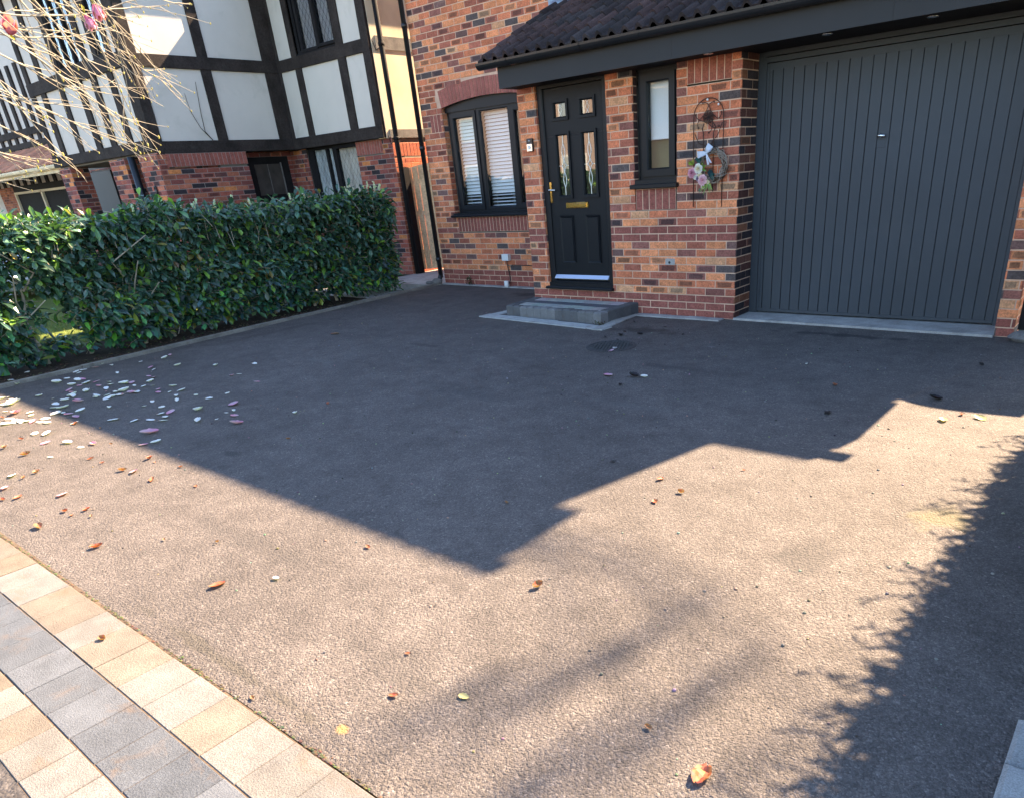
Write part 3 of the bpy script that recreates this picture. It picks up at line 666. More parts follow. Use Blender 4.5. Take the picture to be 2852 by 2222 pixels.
q = MB(); q.lathe([(.235, -.02), (.235, .004), (.21, .006), (.208, .002), (.0001, .002)], (-.52, -1.45, 0), 'z', 40); q.build('rim', 'iron', dc)
q = MB()
for i in range(-5, 6):
    for j in range(-5, 6):
        x, y = i * .034 + (j % 2) * .017, j * .034
        if math.hypot(x, y) < .19: q.box((-.52 + x - .013, -1.45 + y - .008, .0), (-.52 + x + .013, -1.45 + y + .008, .008), ch=.002)
q.build('lid', 'iron', dc)
vd = thing('doorbell', (-2.553, 0, 1.76), 'small black and silver doorbell on the brick pier left of the door', 'doorbell')
q = MB(); q.box((-2.597, -.024, 1.695), (-2.511, .0, 1.826), ch=.006); q.build('housing', 'black_plastic', vd)
q = MB(); q.box((-2.592, -.029, 1.699), (-2.516, -.022, 1.772), ch=.003); q.build('faceplate', 'chrome', vd)
q = MB(); q.lathe([(.020, 0), (.020, -.004), (.014, -.006), (.013, -.003), (.0001, -.003)], (-2.554, -.028, 1.738), 'y', 24); q.build('button', 'white_plastic', vd, True)
q = MB(); q.lathe([(.013, 0), (.012, -.004), (.0001, -.006)], (-2.554, -.024, 1.80), 'y', 20); q.build('lens', 'glass_dark', vd, True)
ob = thing('junction_box', (-4.30, 1.28, .4), 'white outdoor junction box with black cable on the brick wall below the big window', 'electric box')
q = MB(); q.box((-4.366, 1.222, .366), (-4.236, 1.279, .458), ch=.006); q.build('box', 'white_plastic', ob)
q = MB(); q.tube([(-4.30, 1.25, .370), (-4.297, 1.25, .33), (-4.285, 1.262, .20), (-4.272, 1.262, .10), (-4.268, 1.225, .05)], .007, 6); q.tube([(-4.29, 1.262, .30), (-4.26, 1.268, .29), (-4.20, 1.272, .304), (-3.9, 1.272, .302), (-3.56, 1.272, .302)], .005, 6); q.build('cable', 'black_plastic', ob, True)
q = MB(); q.lathe([(.033, 0.0), (.036, .015), (.036, .08), (.030, .083)], (-4.29, 1.19, .008), 'z', 18); tag(q.build('pipe_cap', 'white_plastic', None, True, (-4.29, 1.19, 0)), 'small white pipe cap standing at the wall foot below the junction box', 'pipe cap')
q = MB(); q.box((-.812, -.006, .519), (-.697, .0, .583), 0, (1, 1, 1), None, .003); vp = q.build('wall_plate', 'concrete', None, False, (-.755, 0, .55)); tag(vp, 'square pale patch with a dark pipe hole in the brickwork under the narrow window', 'pipe outlet')
q = MB(); q.lathe([(.013, -.0065), (.013, -.010), (.009, -.010), (.0001, -.0075)], (-.760, 0, .545), 'y', 16); q.build('hole', 'black_plastic', vp)
# ---- metal trellis
tr = thing('wall_trellis', (-.32, 0, 1.4), 'rusty wire trellis with a flower motif fixed to the brick pier', 'trellis')
q = MB(); yt = -.016; rt = .0042
q.tube([(-.475, yt, 1.07), (-.476, yt, 1.84)] + [(-.3195 - .1565 * math.cos(t), yt, 1.84 + .145 * math.sin(t)) for t in [pi * k / 12 for k in range(1, 12)]] + [(-.163, yt, 1.84), (-.166, yt, 1.065)], rt, 6)
q.tube([(-.370, yt, 1.20), (-.371, yt, 1.70), (-.385, yt, 1.74), (-.365, yt, 1.78)], rt, 6); q.tube([(-.264, yt, 1.20), (-.265, yt, 1.70), (-.245, yt, 1.75), (-.275, yt, 1.785)], rt, 6)
q.build('frame', 'rust', tr, True)
q = MB(); cx_, cz_ = -.320, 1.832
for k in range(6): q.tube([(cx_ + (.008 + .009 * k) * math.cos(t), yt - .004, cz_ + (.008 + .009 * k) * math.sin(t)) for t in [2 * pi * i / 16 for i in range(17)]], .0032, 5)
for k in range(8):
    t = k * pi / 4 + .3; q.tube([(cx_, yt, cz_), (cx_ + .055 * math.cos(t), yt, cz_ + .055 * math.sin(t))], .003, 5)
q.build('flower_disc', 'rust', tr, True)
q = MB()
for k in range(7):
    t0 = k * 2 * pi / 7 + .2; pth = []
    for i in range(12):
        a = t0 + .9 * math.sin(i / 11 * pi) * (1 if k % 2 else -1) * .45; r_ = .055 + .085 * i / 11; pth.append((cx_ + r_ * math.cos(a), yt, cz_ + r_ * math.sin(a) * .95))
    e = pth[-1]; pth += [(e[0] + .012 * math.cos(t0 + b), yt, e[2] + .012 * math.sin(t0 + b)) for b in (1.2, 2.2, 3.2)]
    q.tube(pth, .0034, 5)
q.tube([(-.46, yt, 1.70), (-.42, yt, 1.62), (-.35, yt, 1.60), (-.29, yt, 1.61), (-.22, yt, 1.68), (-.175, yt, 1.78)], .0034, 5)
q.build('scrollwork', 'rust', tr, True)
for (x, z) in ((-.33, 1.972), (-.215, 1.925)): q = MB(); q.blob((x, yt - .006, z), .011, n=8, k=5); q.build('bead', 'white_plastic', tr, True)
# ---- wreath
wr = thing('wreath', (-.25, -.05, 1.425), 'grey wicker wreath with pink and white flowers and a pale bow on the brick pier', 'wreath')
rw = random.Random(4); q = MB(); wc = Vector((-.252, -.052, 1.427))
for k in range(20):
    ph = rw.uniform(0, 2 * pi); tw_ = rw.choice((3, 4, 5, -3, -4, -5)); rr = rw.uniform(.016, .034); R_ = .131 + rw.uniform(-.006, .006); pth = []
    for i in range(49):
        t = 2 * pi * i / 48; a = tw_ * t + ph; pth.append(wc + Vector(((R_ + rr * math.cos(a)) * math.cos(t), -rr * .8 * math.sin(a), (R_ + rr * math.cos(a)) * math.sin(t) * .98)))
    cW = rw.choice([1, 1, 1.3]); q.tube(pth, rw.uniform(.0026, .0040), 5, 1 if rw.random() < .4 else 0, cap=False)
q.build('ring', ['wicker', 'bark_dark'], wr, True)
q = MB()
def loop(mb, c0, ang, L, wd, y):
    for i in range(10):
        def lp(i, s):
            t = i / 10; r_ = L * math.sin(pi * t); spread = (t - .5) * .9
            a = ang + spread; return (c0[0] + r_ * math.cos(a), y - .012 * math.sin(2 * pi * t) + s * wd * .35, c0[2] + r_ * math.sin(a) + s * wd * .3)
        mb.face([lp(i, -1), lp(i + 1, -1), lp(i + 1, 1), lp(i, 1)])
kn = (-.288, -.105, 1.535)
for ang, L in ((.95, .078), (pi + .12, .095)):
    a = Vector((math.cos(ang), 0, math.sin(ang))); b = Vector((-math.sin(ang), 0, math.cos(ang))); K = Vector(kn); pr_ = None
    for side in (-.010, .012):
        for i in range(8):
            def bp(i, s): t = i / 8; wdt = .010 + .020 * math.sin(pi * min(t * 1.0, 1) * .5); return K + a * L * t + b * s * wdt + Vector((0, side * math.sin(pi * t) * 1.6 - .004, 0))
            q.face([bp(i, -1), bp(i + 1, -1), bp(i + 1, 1), bp(i, 1)])
for dx, dz in ((.022, -.10), (.048, -.085)):
    for i in range(6):
        def tp(i, s): t = i / 6; return (kn[0] + dx * t + s * .011 * (.5 + .5 * t), kn[1] - .004 - .004 * math.sin(4 * t), kn[2] + dz * t - (.010 if (i == 6 and s == 0) else 0))
        q.face([tp(i, -1), tp(i + 1, -1), tp(i + 1, 1), tp(i, 1)])
q.blob(kn, .013, n=8, k=6); q.build('bow', 'ribbon', wr, True)
def rose(mb, c0, r, cin, cout, rnd, layers=4):
    c0 = Vector(c0)
    for k in range(layers):
        npet = 4 + k; rr = r * (.25 + .75 * k / (layers - 1))
        for i in range(npet):
            t = 2 * pi * (i + .5 * (k % 2)) / npet + rnd.uniform(-.2, .2); u = Vector((math.cos(t), 0, math.sin(t))); v = Vector((-math.sin(t), 0, math.cos(t))); n_ = Vector((0, -1, 0)); hgt = r * (.9 - .75 * k / layers); f_ = k / (layers - 1); c = tuple(a * (1 - f_) + b * f_ for a, b in zip(cin, cout)); q = rnd.uniform(.88, 1.1); c = tuple(x * q for x in c)
            P0 = c0 + n_ * hgt * .35; wd = rr * .62
            g0 = [P0 + u * rr * .15 - v * wd * .4, P0 + u * rr * .15 + v * wd * .4, c0 + u * rr * .75 + v * wd * .75 + n_ * hgt * .9, c0 + u * rr * .75 - v * wd * .75 + n_ * hgt * .9, c0 + u * rr * 1.05 + v * wd * .35 + n_ * hgt * .7, c0 + u * rr * 1.05 - v * wd * .35 + n_ * hgt * .7]
            mb.faces(g0, [(0, 1, 2, 3), (3, 2, 4, 5)], 0, c)
PK, PKD, WH, CR = (.60, .28, .36), (.40, .13, .22), (.70, .68, .66), (.66, .55, .34)
for nm, c0, r, ci, co_ in (('pink_flower', (-.437, -.10, 1.375), .046, PKD, PK), ('white_flower', (-.364, -.112, 1.408), .044, CR, WH), ('pink_flower', (-.318, -.112, 1.308), .048, PK, (.68, .42, .48)), ('white_flower', (-.405, -.10, 1.342), .026, WH, WH), ('cream_flower', (-.352, -.11, 1.352), .024, CR, CR), ('cream_flower', (-.268, -.105, 1.285), .022, CR, (.70, .62, .4)), ('white_flower', (-.322, -.10, 1.252), .022, PK, WH), ('mauve_flower', (-.372, -.105, 1.322), .024, (.14, .10, .16), (.2, .15, .24))):
    q = MB(); rose(q, c0, r, ci, co_, rw); q.build(nm, 'petal', wr, True)
def sprig(mb, c0, ang, n_, L, wd, cs, rnd):
    for i in range(n_):
        a = ang + rnd.uniform(-.9, .9); u = Vector((math.cos(a), rnd.uniform(-.5, .1), math.sin(a))); v = Vector((-math.sin(a), 0, math.cos(a))); l = L * rnd.uniform(.6, 1.1); c = tuple(k * rnd.uniform(.7, 1.3) for k in rnd.choice(cs)); c0v = Vector(c0)
        mb.faces([c0v, c0v + u * l * .5 + v * wd, c0v + u * l + Vector((0, 0, -.3 * l * .3)), c0v + u * l * .5 - v * wd], [(0, 1, 2, 3)], 0, c)
LG = [(.16, .26, .04), (.22, .30, .06)]; DGn = [(.02, .07, .06), (.03, .09, .075)]
q = None
for sa in (((-.275, -.10, 1.30), -1.55, 16, .11, .008, LG), ((-.34, -.10, 1.40), .6, 9, .07, .009, LG), ((-.44, -.09, 1.44), 1.9, 8, .075, .008, LG)): q = MB(); sprig(q, *sa, rw); q.build('green_sprig', 'leaf', wr)
for sa in (((-.25, -.10, 1.325), .6, 7, .085, .028, DGn), ((-.385, -.10, 1.46), 1.2, 5, .07, .024, DGn), ((-.37, -.09, 1.24), -1.6, 3, .05, .012, [(.08, .12, .09)])): q = MB(); sprig(q, *sa, rw); q.build('dark_leaf', 'leaf', wr)

# ---- side gates
def boardgate(name, label, P0, dirv, width, topf, nb, m='fence', hinge=None):
    t = thing(name, (P0[0], P0[1], 0), label, 'gate'); d = Vector(dirv).normalized(); nrm = Vector((d.y, -d.x, 0)); q = MB()
    for i in range(nb):
        a, b = i * width / nb + .002, (i + 1) * width / nb - .002; A = Vector(P0) + d * a; B = Vector(P0) + d * b; e = .004
        poly = [A + Vector((0, 0, .06)), B + Vector((0, 0, .06)), B + Vector((0, 0, topf(b))), A + Vector((0, 0, topf(a)))]
        q.prism([p + nrm * R0.uniform(0, .003) for p in poly], -nrm * .018)
    q.build('boards', m, t)
    for z in (.3, .95, 1.45):
        q = MB(); A = Vector(P0) - nrm * .02; B = A + d * width; q.prism([A + Vector((0, 0, z)), B + Vector((0, 0, z)), B + Vector((0, 0, z + .09)), A + Vector((0, 0, z + .09))], -nrm * .03); q.build('rail', m, t)
    return t
boardgate('garden_gate', 'pale timber board gate with curved top, standing ajar between the two houses', (-7.39, 2.22, 0), (.65, .76, 0), 1.15, lambda u: 1.70 + .07 * math.sin(pi * min(1, u / .95)), 11)
gp = MB(); gp.box((-7.345, 2.06, 0), (-7.245, 2.18, 1.72)); tag(gp.build('gate_post', 'timber_black', None, False, (-7.29, 2.12, 0)), 'black gate post against the neighbouring house beside the pale gate', 'gate post')
boardgate('garden_gate', 'dark board side gate right of the garage brick pier', (2.53, .03, 0), (1, 0, 0), .86, lambda u: 1.64 + .30 * math.sqrt(max(0, 1 - max(0, (.50 - u) / .50) ** 2)) - .08 * max(0, u - .52), 10, 'timber_black')
q = MB(); q.blob((-5.79, 1.17, .05), .085, n=10, k=6, sc3=(1.2, .9, .6), jit=.15); q.blob((-5.95, 1.14, .03), .06, n=9, k=5, sc3=(1.2, 1, .5), jit=.2); tag(q.build('gully_stone', 'stone', None, False, (-5.8, 1.17, 0)), 'grey mortar lump around the foot of the black drainpipe', 'stone')
q = MB(); q.blob((2.60, -.10, .03), .10, n=10, k=6, sc3=(1.1, .9, .5), jit=.15); tag(q.build('gully_stone', 'stone', None, False, (2.6, -.1, 0)), 'grey stone at the foot of the right-hand garage pier', 'stone')
# ================================================================== NEIGHBOUR HOUSE
NB = thing('timbered_house', (-9, 2, 0), 'brick house next door with white panels and black timber framing above', 'house')
def leafpts(): pass
# ground floor brick
W = Wall((0, 2.0, 0), (1, 0, 0), (0, -1, 0), 41, pal=PALN)
W.fill(-10.02, -7.36, 0, 2.18, holes=[(-9.87, -8.355, .95, 2.2), (-8.355, -7.62, 1.96, 2.2)], off=-7.36, bands=((0, 3),)); W.soldier(-8.355, -7.62, 1.965, 2.18, .075); W.build('front_wall', NB, 'mortar_grey')
W = Wall((-10.02, 0, 0), (0, 1, 0), (1, 0, 0), 42, pal=PALN); W.fill(-.70, .87, 0, 2.18, holes=[(-.55, .86, 1.98, 2.3)], off=-.70); W.soldier(-.56, .87, 1.985, 2.18, .075); W.build('wing_side_wall', NB, 'mortar_grey')
W = Wall((-10.40, 0, 0), (0, 1, 0), (1, 0, 0), 43, pal=PALN); W.fill(.87, 2.0, 0, 2.18, holes=[(.93, 1.90, 0, 2.1)]); W.build('porch_wall', NB, 'mortar_grey')
W = Wall((0, 2.0, 0), (1, 0, 0), (0, -1, 0), 44, pal=PALN); W.fill(-10.4, -10.02, 0, 2.18, off=.05); W.build('porch_wall', NB, 'mortar_grey')
W = Wall((0, -.68, 0), (1, 0, 0), (0, -1, 0), 45, pal=[(tuple(k * 1.25 for k in c), w_) for c, w_ in PALN]); W.fill(-10.75, -10.02, 0, 2.2); W.build('brick_pier', NB, 'mortar_grey')
for a_, b_ in ((-11.93, -11.30), (-14.32, -13.77)):
    W = Wall((0, -.68, 0), (1, 0, 0), (0, -1, 0), 49, pal=[(tuple(k * 1.25 for k in c), w_) for c, w_ in PALN]); W.fill(a_, b_, 0, 2.2); W.build('brick_pier', NB, 'mortar_grey')
W = Wall((0, .3, 0), (1, 0, 0), (0, -1, 0), 46, pal=PALN); W.fill(-16, -10.06, 0, 2.2, holes=[(-15.4, -14.35, 0, 2.15)]); W.build('recess_wall', NB, 'mortar_grey')
for x, sg in ((-11.30, 1), (-13.77, 1)):
    W = Wall((x, -.68, 0), (0, 1, 0), (sg, 0, 0), 47, pal=PALN); W.fill(0, .33, 0, 2.2); W.build('pier_side', NB, 'mortar_grey')
W = Wall((-7.36, 2.0, 0), (0, 1, 0), (1, 0, 0), 48, pal=[((.45, .14, .075), 3), ((.38, .11, .066), 2)]); W.fill(0, 7.5, 0, 2.10, holes=[(0.0, 7.5, 1.89, 2.1)], bands=()); W.soldier(0, 7.5, 1.895, 2.10, .075, (.42, .125, .07)); W.build('side_wall', NB, 'mortar')
cb = MB(); cb.box((-9.99, 2.29, 0), (-7.44, 9.38, 4.99)); cb.box((-16, .36, 0), (-10.45, 9.4, 5.0)); cb.box((-10.45, .36, 0), (-10.05, .86, 2.18)); cb.box((-8.34, 2.03, 0), (-7.42, 2.27, 2.16)); cb.box((-9.99, 2.03, 0), (-9.89, 2.25, 2.18))
cb.box((-14.45, -.60, 2.2), (-10.13, .4, 5.0)); cb.box((-10.5, .3, 2.2), (-10.12, 9.4, 5.0)); cb.box((-9.99, 1.98, 4.7), (-7.46, 2.3, 5.0)); cb.build('inner_wall', 'room', NB)
# render panels
rp_ = MB(); rp_.box((-10.02, 1.93, 2.3), (-9.43, 2.28, 5.0)); rp_.box((-9.43, 1.93, 2.3), (-8.27, 2.28, 3.60)); rp_.box((-8.27, 1.93, 2.3), (-7.46, 2.28, 5.0)); rp_.box((-10.5, -.50, 2.3), (-10.09, 2.2, 5.0)); rp_.box((-14.43, -.645, 2.3), (-12.75, -.4, 5.0)); rp_.box((-12.75, -.645, 2.3), (-11.70, -.4, 3.62)); rp_.box((-11.70, -.645, 2.3), (-11.12, -.4, 5.0)); rp_.box((-11.12, -.645, 2.3), (-10.72, -.4, 3.62)); rp_.box((-10.72, -.645, 2.3), (-10.14, -.4, 5.0)); rp_.build('render_panel', 'render', NB)
sp_ = MB(); sp_.box((-7.62, 1.95, 2.175), (-7.40, 9.4, 5.0)); sp_.build('side_render', 'render_cream', NB)
# timber frame
tf = MB(); jt = lambda: R0.uniform(-.004, .004)
def tx(x0, x1, z0, z1, y=1.905, d=.06): tf.box((x0, y + jt(), z0), (x1, y + d, z1), ch=.004)
def ty(y0, y1, z0, z1, x=-10.065, d=.06): tf.box((x - d, y0, z0), (x + jt(), y1, z1), ch=.004)
tx(-10.06, -7.41, 2.185, 2.365, 1.895); tx(-10.06, -7.41, 3.395, 3.575, 1.898)
for a, b in ((-9.54, -9.36), (-8.28, -8.08)): tx(a, b, 2.36, 3.40)
for a, b in ((-9.58, -9.43), (-8.27, -8.085)): tx(a, b, 3.57, 5.0)
tx(-7.60, -7.41, 2.36, 3.40, 1.900); tx(-7.60, -7.41, 3.57, 5.0, 1.900); tx(-10.06, -10.0, 2.36, 5.0)
ty(-.66, 1.91, 2.185, 2.365, -10.055); ty(-.66, 1.91, 3.395, 3.575, -10.058)
ty(.46, .64, 2.36, 3.40); ty(.46, .64, 3.57, 5.0); ty(1.64, 1.92, 2.36, 5.0); ty(-.66, -.52, 2.36, 5.0, -10.062)
tx(-14.46, -10.07, 2.23, 2.40, -.69); tx(-14.46, -10.07, 3.42, 3.62, -.685)
for a, b in ((-14.45, -14.27), (-13.94, -13.73), (-13.08, -12.88), (-12.24, -12.03), (-11.63, -11.42), (-10.97, -10.78)): tx(a, b, 2.39, 3.43, -.675)
for a, b in ((-14.45, -14.27), (-13.80, -13.60), (-12.95, -12.75), (-11.70, -11.52), (-11.25, -11.10), (-10.74, -10.58)): tx(a, b, 3.61, 5.0, -.675)
tx(-10.38, -10.07, 2.39, 5.0, -.68)
tf.build('timber_frame', 'timber', NB)
# cream/brown bands on the side gable wall
bd = MB(); bd.box((-7.41, 2.02, 3.42), (-7.385, 9.4, 3.60)); bd.box((-7.41, 2.02, 2.175), (-7.385, 9.4, 2.30)); bd.build('side_band', mat('x', (.30, .24, .19)).name and 'stone', NB)
# upper window in the main front
uw = MB(); framebox(uw, -9.42, -8.28, 3.60, 4.75, 1.955, 2.05, .05); framebox(uw, -9.29, -8.80, 3.61, 4.7, 1.94, 2.03, .045); framebox(uw, -8.78, -8.285, 3.625, 4.7, 1.925, 2.03, .045); uw.box((-9.425, 1.92, 3.56), (-8.275, 2.05, 3.60)); uo = uw.build('window', 'timber_black', NB)
def leaded(mb, x0, x1, z0, z1, y, s=.105, m=1):
    k = 0
    c_ = x0 - (z1 - z0)
    while c_ < x1:
        for sg in (1, -1):
            a = Vector((c_, y, z0 if sg > 0 else z1)); pts_ = []
            # line x = c_ + t, z = z0 + 1.6 t
            t0 = max(0, x0 - c_); t1 = min((z1 - z0) / 1.6, x1 - c_)
            if t1 > t0:
                za = z0 + 1.6 * t0 if sg > 0 else z1 - 1.6 * t0; zb = z0 + 1.6 * t1 if sg > 0 else z1 - 1.6 * t1
                mb.tube([(c_ + t0, y, za), (c_ + t1, y, zb)], .0016, 4, m, cap=False)
        c_ += s
def curtain(mb, x0, x1, z0, z1, y, pitch=.09, m=0, amp=.018):
    n_ = int((x1 - x0) / .012)
    for i in range(n_):
        a = x0 + (x1 - x0) * i / n_; b = x0 + (x1 - x0) * (i + 1) / n_; ya = y + amp * math.sin(2 * pi * a / pitch + math.sin(a * 9)); yb = y + amp * math.sin(2 * pi * b / pitch + math.sin(b * 9)); mb.face([(a, ya, z0), (b, yb, z0), (b, yb, z1), (a, ya, z1)], m)
for a, b, z in ((-9.25, -8.84, 3.655), (-8.74, -8.33, 3.67)):
    gl = MB(); gl.box((a, 1.985, z), (b, 1.99, 4.66)); leaded(gl, a, b, z, 4.66, 1.983); gl.build('pane', ['glass_dark', 'black_plastic'], uo)
cu = MB(); curtain(cu, -9.35, -8.62, 3.6, 4.7, 2.12); cu.build('curtain', 'curtain_grey', uo); cu = MB(); cu.box((-8.66, 2.10, 3.6), (-8.35, 2.2, 3.80)); cu.build('window_seat', 'curtain', uo)
# ground floor three-light window
gw = MB(); framebox(gw, -9.87, -8.355, .95, 2.19, 2.03, 2.12, .05); gw.box((-9.30, 2.025, 1.0), (-9.235, 2.11, 2.17)); gw.box((-9.09, 2.025, 1.0), (-8.975, 2.11, 2.17)); gw.box((-9.82, 2.04, 1.0), (-9.70, 2.11, 2.17)); gw.box((-8.97, 2.0, 2.12), (-8.36, 2.1, 2.18)); go_ = gw.build('window', 'timber_black', NB)
for a, b, mm in ((-9.70, -9.30, 'curtain_grey'), (-9.235, -9.09, 'curtain_grey'), (-8.975, -8.40, 'curtain')):
    gl = MB(); gl.box((a, 2.06, 1.0), (b, 2.065, 2.14)); leaded(gl, a, b, 1.0, 2.14, 2.057); gl.build('pane', ['glass', 'black_plastic'], go_)
    cu = MB(); curtain(cu, a, b, 1.0, 2.15, 2.09, .16 if mm == 'curtain' else .20); cu.build('curtain', mm, go_)
# front door in the recess
nd = MB(); nd.box((-10.41, .93, 0), (-10.38, 1.90, 2.1)); framebox(nd, 0, 0, 0, 0, 0, 0, 0) if False else None
ndo = nd.build('front_door', 'timber_black', NB); gl = MB(); gl.box((-10.378, 1.18, 1.46), (-10.372, 1.72, 1.98)); gl.build('glass_pane', 'pane_brown', ndo); cu = MB(); cu.box((-10.377, 1.44, 1.46), (-10.370, 1.455, 1.98)); cu.box((-10.377, 1.715, 1.44), (-10.368, 1.74, 2.0)); cu.build('glazing_bar', 'stone', ndo)
gd_ = MB(); gd_.box((-15.4, .26, 0), (-14.35, .30, 2.15)); gdo2 = gd_.build('side_door', mat('grey door', (.045, .043, .05), .6).name and 'garage', NB); q = MB(); q.box((-14.55, .22, 1.05), (-14.47, .26, 1.12)); q.build('handle', 'black_plastic', gdo2)
pp = MB(); pp.tube([(-10.92, -.72, 0), (-10.92, -.72, 2.2)], .06, 10); pp.build('drainpipe', 'black_plastic', NB, True)
pp = MB(); pp.tube([(-7.30, 2.06, 0), (-7.30, 2.06, 5.0)], .042, 10)
for z in (2.14, 3.45): pp.lathe([(.05, 0), (.05, .05)], (-7.30, 2.06, z), 'z', 10); pp.tube([(-7.30, 2.06, z), (-7.38, 2.0, z - .05), (-7.40, 1.98, z + .07)], .008, 5)
pp.build('drainpipe', 'timber_black', NB, True)
# wing first-floor windows
for a, b, nl in ((-12.74, -11.71, 3), (-11.10, -10.74, 1)):
    uw = MB(); framebox(uw, a, b, 3.63, 4.75, -.66, -.55, .05); st = (b - a) / nl
    for i in range(1, nl): uw.box((a + i * st - .03, -.655, 3.66), (a + i * st + .03, -.56, 4.72))
    uo = uw.build('window', 'timber_black', NB)
    for i in range(nl):
        gl = MB(); x0, x1 = a + i * st + .04, a + (i + 1) * st - .04; gl.box((x0, -.62, 3.67), (x1, -.615, 4.71)); leaded(gl, x0, x1, 3.67, 4.71, -.623); gl.build('pane', ['glass_dark', 'black_plastic'], uo)
# house number 9
nu = MB(); cxn, czn = -10.40, 1.66
nu.tube([(cxn + .030 * math.cos(t), -.70, czn + .032 + .036 * math.sin(t)) for t in [2 * pi * i / 20 for i in range(21)]], .0135, 6)
nu.tube([(cxn + .030, -.70, czn + .03), (cxn + .027, -.70, czn - .02), (cxn + .012, -.70, czn - .058), (cxn - .012, -.70, czn - .066), (cxn - .030, -.70, czn - .050)], .0135, 6)
tag(nu.build('house_number', 'black_plastic', None, True, (-10.4, -.70, 1.66)), 'black figure 9 on the brick corner pier of the timbered house', 'house number')
# roofs of the neighbour
nr_ = MB(); nr_.prism([(-10.3, 1.50, 4.93), (-10.3, 5.6, 7.5), (-10.3, 9.7, 4.93)], (3.2, 0, 0), 0, (.09, .06, .05)); nr_.prism([(-14.7, -1.0, 5.0), (-12.2, -1.0, 7.0), (-9.86, -1.0, 5.0)], (0, 6, 0), 0, (.09, .06, .05)); nr_.build('roof', 'tile', NB)
# weeds stuck on the panel
# far house with the lit porch roof
FH = thing('timbered_house', (-24, 3, 0), 'far timbered house with a sunlit clay tiled porch roof beyond the neighbour', 'house')
q = MB(); q.box((-40, 2.72, 0), (-15.5, 3.0, 8.5)); q.build('render_wall', 'render', FH)
q = MB()
for z0, z1 in ((3.3, 3.45), (3.62, 3.8), (2.9, 3.05)): q.box((-34, 2.66, z0), (-19.5, 2.72, z1))
x = -33.5
while x < -19.6: q.box((x, 2.67, 2.2), (x + .22, 2.72, 5.4)); x += .68
q.build('timber_frame', 'timber', FH)
q = MB(); tiles(q, -33, -19.7, 1.35, 2.56, .55, 4, .33, roll=.17, seed=12, cols=((.50, .22, .13), (.45, .20, .12), (.52, .25, .15)), step=.03); q.build('porch_roof', 'terracotta', FH)
q = MB(); q.box((-33, 1.30, 2.36), (-19.7, 1.36, 2.52)); q.tube([(-33, 1.27, 2.50), (-19.7, 1.27, 2.50)], .06, 8); q.build('porch_gutter', 'fence', FH)
W = Wall((0, 2.66, 0), (1, 0, 0), (0, -1, 0), 61, pal=[((.42, .16, .08), 1), ((.30, .10, .06), 1)]); W.fill(-30, -28.4, 0, 2.3); W.fill(-27.7, -27.0, 0, 2.3); W.fill(-26.2, -25.7, 0, 2.3); W.fill(-23.5, -20, 0, 2.3); W.build('brick_wall', FH, 'mortar_grey')
q = MB(); q.box((-28.4, 2.62, 0), (-23.5, 2.7, 2.3)); q.build('dark_glazing', 'timber_black', FH); q = MB(); framebox(q, -28.2, -23.4, .6, 2.12, 2.55, 2.62, .07); q.box((-25.75, 2.55, .6), (-25.62, 2.62, 2.1)); q.build('window_frame', 'render_cream', FH)

# ================================================================== CARS
def make_car(loc, rz, label, group=None):
    t = thing('parked_car', loc, label, 'car'); mx = Matrix.Translation(Vector(loc)) @ Matrix.Rotation(rz, 4, 'Z')
    st = [(-2.05, .34, .62, .70, .60), (-1.98, .25, .80, .82, .80), (-1.55, .22, .86, .95, .86), (-1.1, .20, .90, 1.38, .88), (-.2, .20, .91, 1.47, .89), (.5, .20, .92, 1.44, .89), (1.1, .20, .93, .96, .88), (1.6, .22, .84, .87, .85), (2.0, .28, .68, .70, .74), (2.08, .36, .58, .60, .60)]
    q = MB(); rings = []
    for x, zb, zbelt, zr, hw in st:
        rings.append([mx @ Vector(p) for p in ((x, -hw * .9, zb), (x, -hw, zb + .12), (x, -hw, zbelt - .08), (x, -hw * .95, zbelt), (x, -hw * (.78 if zr > zbelt + .2 else .9), zr - .04), (x, -hw * .6, zr), (x, hw * .6, zr), (x, hw * (.78 if zr > zbelt + .2 else .9), zr - .04), (x, hw * .95, zbelt), (x, hw, zbelt - .08), (x, hw, zb + .12), (x, hw * .9, zb))])
    for a, b in zip(rings[:-1], rings[1:]):
        for k in range(12): q.face([a[k], b[k], b[(k + 1) % 12], a[(k + 1) % 12]])
    q.face(rings[0][::-1]); q.face(rings[-1]); q.build('body', 'car_paint', t, True)
    for sg in (-1, 1):
        g_ = MB(); g_.prism([mx @ Vector(p) for p in ((-1.25, sg * .86, .95), (.95, sg * .86, .97), (.45, sg * .72, 1.38), (-.9, sg * .72, 1.38))], mx.to_3x3() @ Vector((0, sg * .012, 0))); g_.build('side_window', 'glass_dark', t)
    for x0, x1, z0, z1 in ((1.14, .56, .98, 1.41), (-1.56, -1.13, .99, 1.36)):
        g_ = MB(); g_.prism([mx @ Vector(p) for p in ((x0, -.72, z0), (x0, .72, z0), (x1, .58, z1), (x1, -.58, z1))], mx.to_3x3() @ Vector((.02 if x0 > 0 else -.02, 0, .02))); g_.build('windscreen', 'glass_dark', t)
    for x in (-1.3, 1.3):
        for sg in (-1, 1):
            wq = MB(); c0 = mx @ Vector((x, sg * .80, .31)); ax = (mx.to_3x3() @ Vector((0, 1, 0))); 
            wq.tube([c0 - ax * .1, c0 + ax * .1], .31, 20); wo = wq.build('wheel', 'tyre', t); wq = MB(); wq.tube([c0 - ax * .105, c0 + ax * .105], .20, 16); wq.build('rim', 'chrome', wo)
    for sg in (-1, 1):
        wq = MB(); wq.blob(mx @ Vector((1.98, sg * .58, .66)), .10, n=10, k=6); wq.build('headlight', 'chrome', t, True)
    return t
